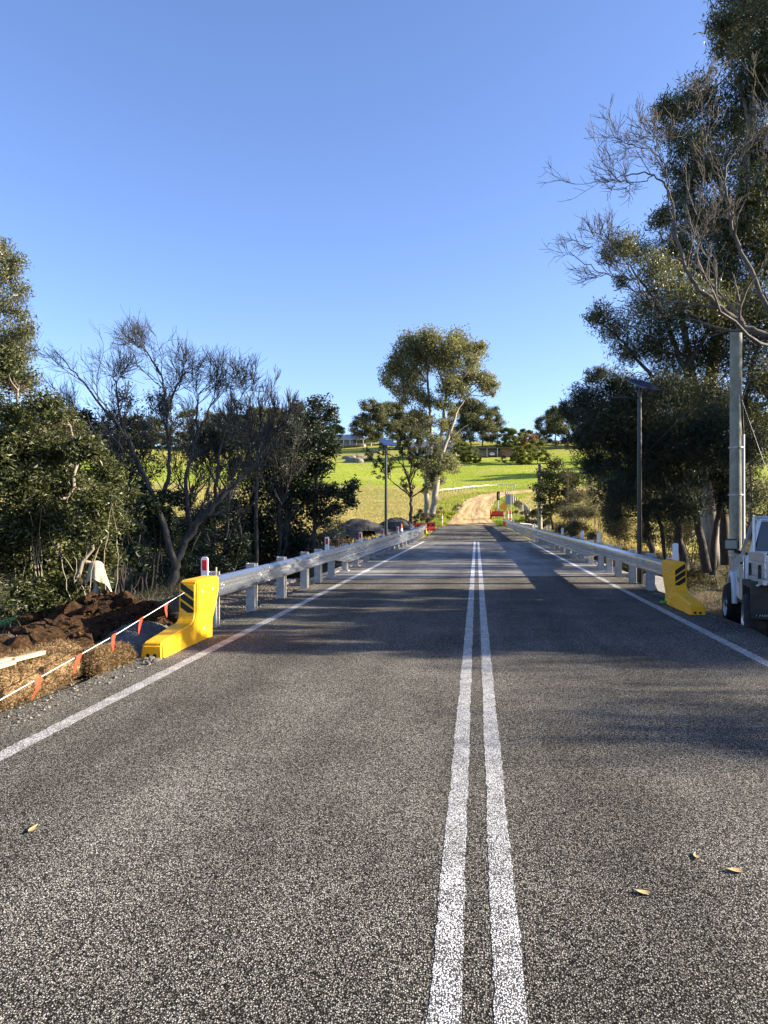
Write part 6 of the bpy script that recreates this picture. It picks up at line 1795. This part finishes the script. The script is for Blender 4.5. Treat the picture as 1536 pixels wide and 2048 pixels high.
PRO['round'] = [(proto(620 + k, 8, .46, 'leaf_olive', 'bark_dark', 30, 420, .42, .2, .12), 8, False) for k in range(2)]
PRO['rust'] = [(proto(630, 8, .42, 'leaf_rust', 'bark_dark', 18, 240, .4, .2, .25), 8, False)]
PRO['grey'] = [(proto(640, 7, .40, 'leaf_dry', 'bark_grey', 18, 200, .35, .12, .2), 7, False)]
k = 0
gF = 'gum trees on the far hill skyline'
for x in list(range(-40, 665, 23)):
    place('belt' if k % 4 else 'gum', x + rnd.uniform(-6, 6), 889 + rnd.uniform(-4, 6), rnd.uniform(50, 80), 'gum tree in the dark belt along the far hill above the gully', gF, 'far_gum_tree', k); k += 1
for x in list(range(-40, 660, 30)):
    place('belt', x + rnd.uniform(-8, 8), 896 + rnd.uniform(-4, 8), rnd.uniform(32, 52), 'gum tree in the dark belt along the far hill above the gully', gF, 'far_gum_tree', k); k += 1
for x, y, h, lab in ((722, 893, 62, 'gum tree just right of the pale roofed farm house'), (742, 892, 92, 'broad dome shaped gum tree between the pale roofed house and the tall gum'), (765, 891, 86, 'gum tree touching the dome shaped one behind the solar panel'), (785, 889, 84, 'gum tree partly hidden behind the dark leafless tree'),
                     (815, 890, 70, 'gum tree hidden behind the tall pale gum branches'), (838, 888, 66, 'gum tree hidden behind the tall pale gum trunk'), (915, 893, 84, 'gum tree behind the brick house roof'), (942, 895, 96, 'leaning crowned gum tree between the brick house and the carport'), (965, 893, 84, 'tall thin gum tree behind the carport'), (985, 888, 72, 'pale gum tree rising behind the carport roof'),
                     (1088, 895, 62, 'gum tree standing left of the dark scrub skyline'), (1112, 893, 76, 'pale crowned gum tree left of the she-oak'), (1135, 897, 80, 'gum tree touching the she-oak outline')):
    place('gum', x, y, h, lab, gF, 'far_gum_tree', k); k += 1
for x in range(1165, 1640, 36):
    place('gum', x, 895 + rnd.uniform(-5, 5), rnd.uniform(55, 95), 'gum tree on the far hill seen through the dark trees', gF, 'far_gum_tree', k); k += 1
gO = 'round garden trees around the hill houses'
for j, (x, y, h, lab) in enumerate(((1015, 905, 48, 'round green tree above the carport roof'), (1034, 906, 44, 'bright yellow green round tree right of the carport'), (1052, 900, 40, 'dark round tree behind the rust coloured one'), (922, 927, 44, 'round olive tree in front of the brick house'), (940, 927, 34, 'smaller olive tree beside the round one at the brick house'), (955, 926, 20, 'low olive shrub tree below the carport'), (1037, 930, 36, 'olive tree at the green paddock edge'), (1050, 930, 32, 'low spreading tree at the green paddock edge'), (1075, 928, 46, 'bushy tree at the paddock edge beside the scrub'), (670, 893, 45, 'round tree left of the pale roofed farm house'))):
    place('round', x, y, h, lab, gO, 'garden_tree', j)
place('rust', 1062, 908, 40, 'rust orange leafed tree on the far hill', gO, 'rust_leafed_tree', 0)
for j, (x, y, h, lab) in enumerate(((1003, 929, 26, 'small brown bare looking tree below the carport'), (1072, 922, 38, 'grey brown thin tree beside the rust coloured one'))):
    place('grey', x, y, h, lab, gO, 'thin_tree', j)
# trees off to the right whose long shadows lie across the green paddock
for j, (x, y, h) in enumerate(((46, 206, 15), (58, 215, 16), (70, 232, 14), (52, 246, 12), (40, 188, 7))):
    src, h0, used = PRO['gum'][j % 4]; o = copy_tree(src); o.location = (x, y, tz(x, y) - .2); o.scale = (h / h0,) * 3; o.rotation_euler = (0, 0, j * 1.7); o.name = 'far_gum_tree'
    tag(o, 'gum tree at the side of the green paddock behind the dark trees', 'tree', 'gum trees beside the green paddock')

# ------------------------------------------------------------------ grass (uncountable)
rg = np.random.default_rng(200)
def scatter(n, y0, y1, half, keep):
    y = y0 + (y1 - y0) * rg.random(n) ** 1.3
    lo, hi = half
    x = rg.uniform(0, 1, n); x = lo * y + (hi - lo) * y * x
    m = keep(x, y); x, y = x[m], y[m]
    return np.stack([x, y, terr(x, y)], 1)
def offroad(x, y):
    ok = np.abs(x - road_c(y)) > np.where(y < 46, 5.0, 4.1)
    for cx_, cy_, r_ in ((-9.2, 58, 3.2), (-6.6, 60.5, 2.4), (-10.2, 50.8, 3.4)): ok &= (x - cx_) ** 2 + (y - cy_) ** 2 > r_ * r_
    return ok
P = scatter(30000, 47, 166, (-.42, .22), offroad)
v, f, t_ = tufts(P, .28, .16, 4, rg, .55, .03)
tag(link('dry_grass', np_mesh('dry_grass', v, f, False, t_), MT['grass_dry']), 'dry yellow pasture grass covering the slope beyond the creek', 'grass', kind='stuff')
P = scatter(7000, 80, 150, (-.09, .09), lambda x, y: (np.abs(x - road_c(y)) > 2.9) & (np.abs(x - road_c(y)) < 7.0))
v, f, t_ = tufts(P, .42, .2, 5, rg, .45, .035)
tag(link('verge_grass', np_mesh('verge_grass', v, f, False, t_), MT['grass_green']), 'taller green and yellow grass along the dirt road verges', 'grass', kind='stuff')
P = scatter(9000, 168, 268, (-.42, .25), lambda x, y: y > 167)
v, f, t_ = tufts(P, .20, .3, 4, rg, .6, .05)
tag(link('paddock_grass', np_mesh('paddock_grass', v, f, False, t_), MT['grass_green']), 'short bright green grass of the hillside paddock', 'grass', kind='stuff')
n = 9000
x = np.concatenate([rg.uniform(-9, -4.9, n // 2), rg.uniform(4.6, 9, n // 2)]); y = rg.uniform(9, 24, n)
m_ = ~((np.abs(x + 5.55) < 1.2) & (np.abs(y - 10.3) < 1.0)) & ~((x > 3.5) & (x < 7) & (y < 16))
P = np.stack([x, y, terr(x, y)], 1)[m_]; P = P[rg.random(len(P)) < .45]
v, f, t_ = tufts(P, .16, .08, 4, rg, .7, .006)
tag(link('verge_weeds', np_mesh('verge_weeds', v, f, False, t_), MT['leaf_dry']), 'sparse dry weeds on the road embankments', 'weeds', kind='stuff')
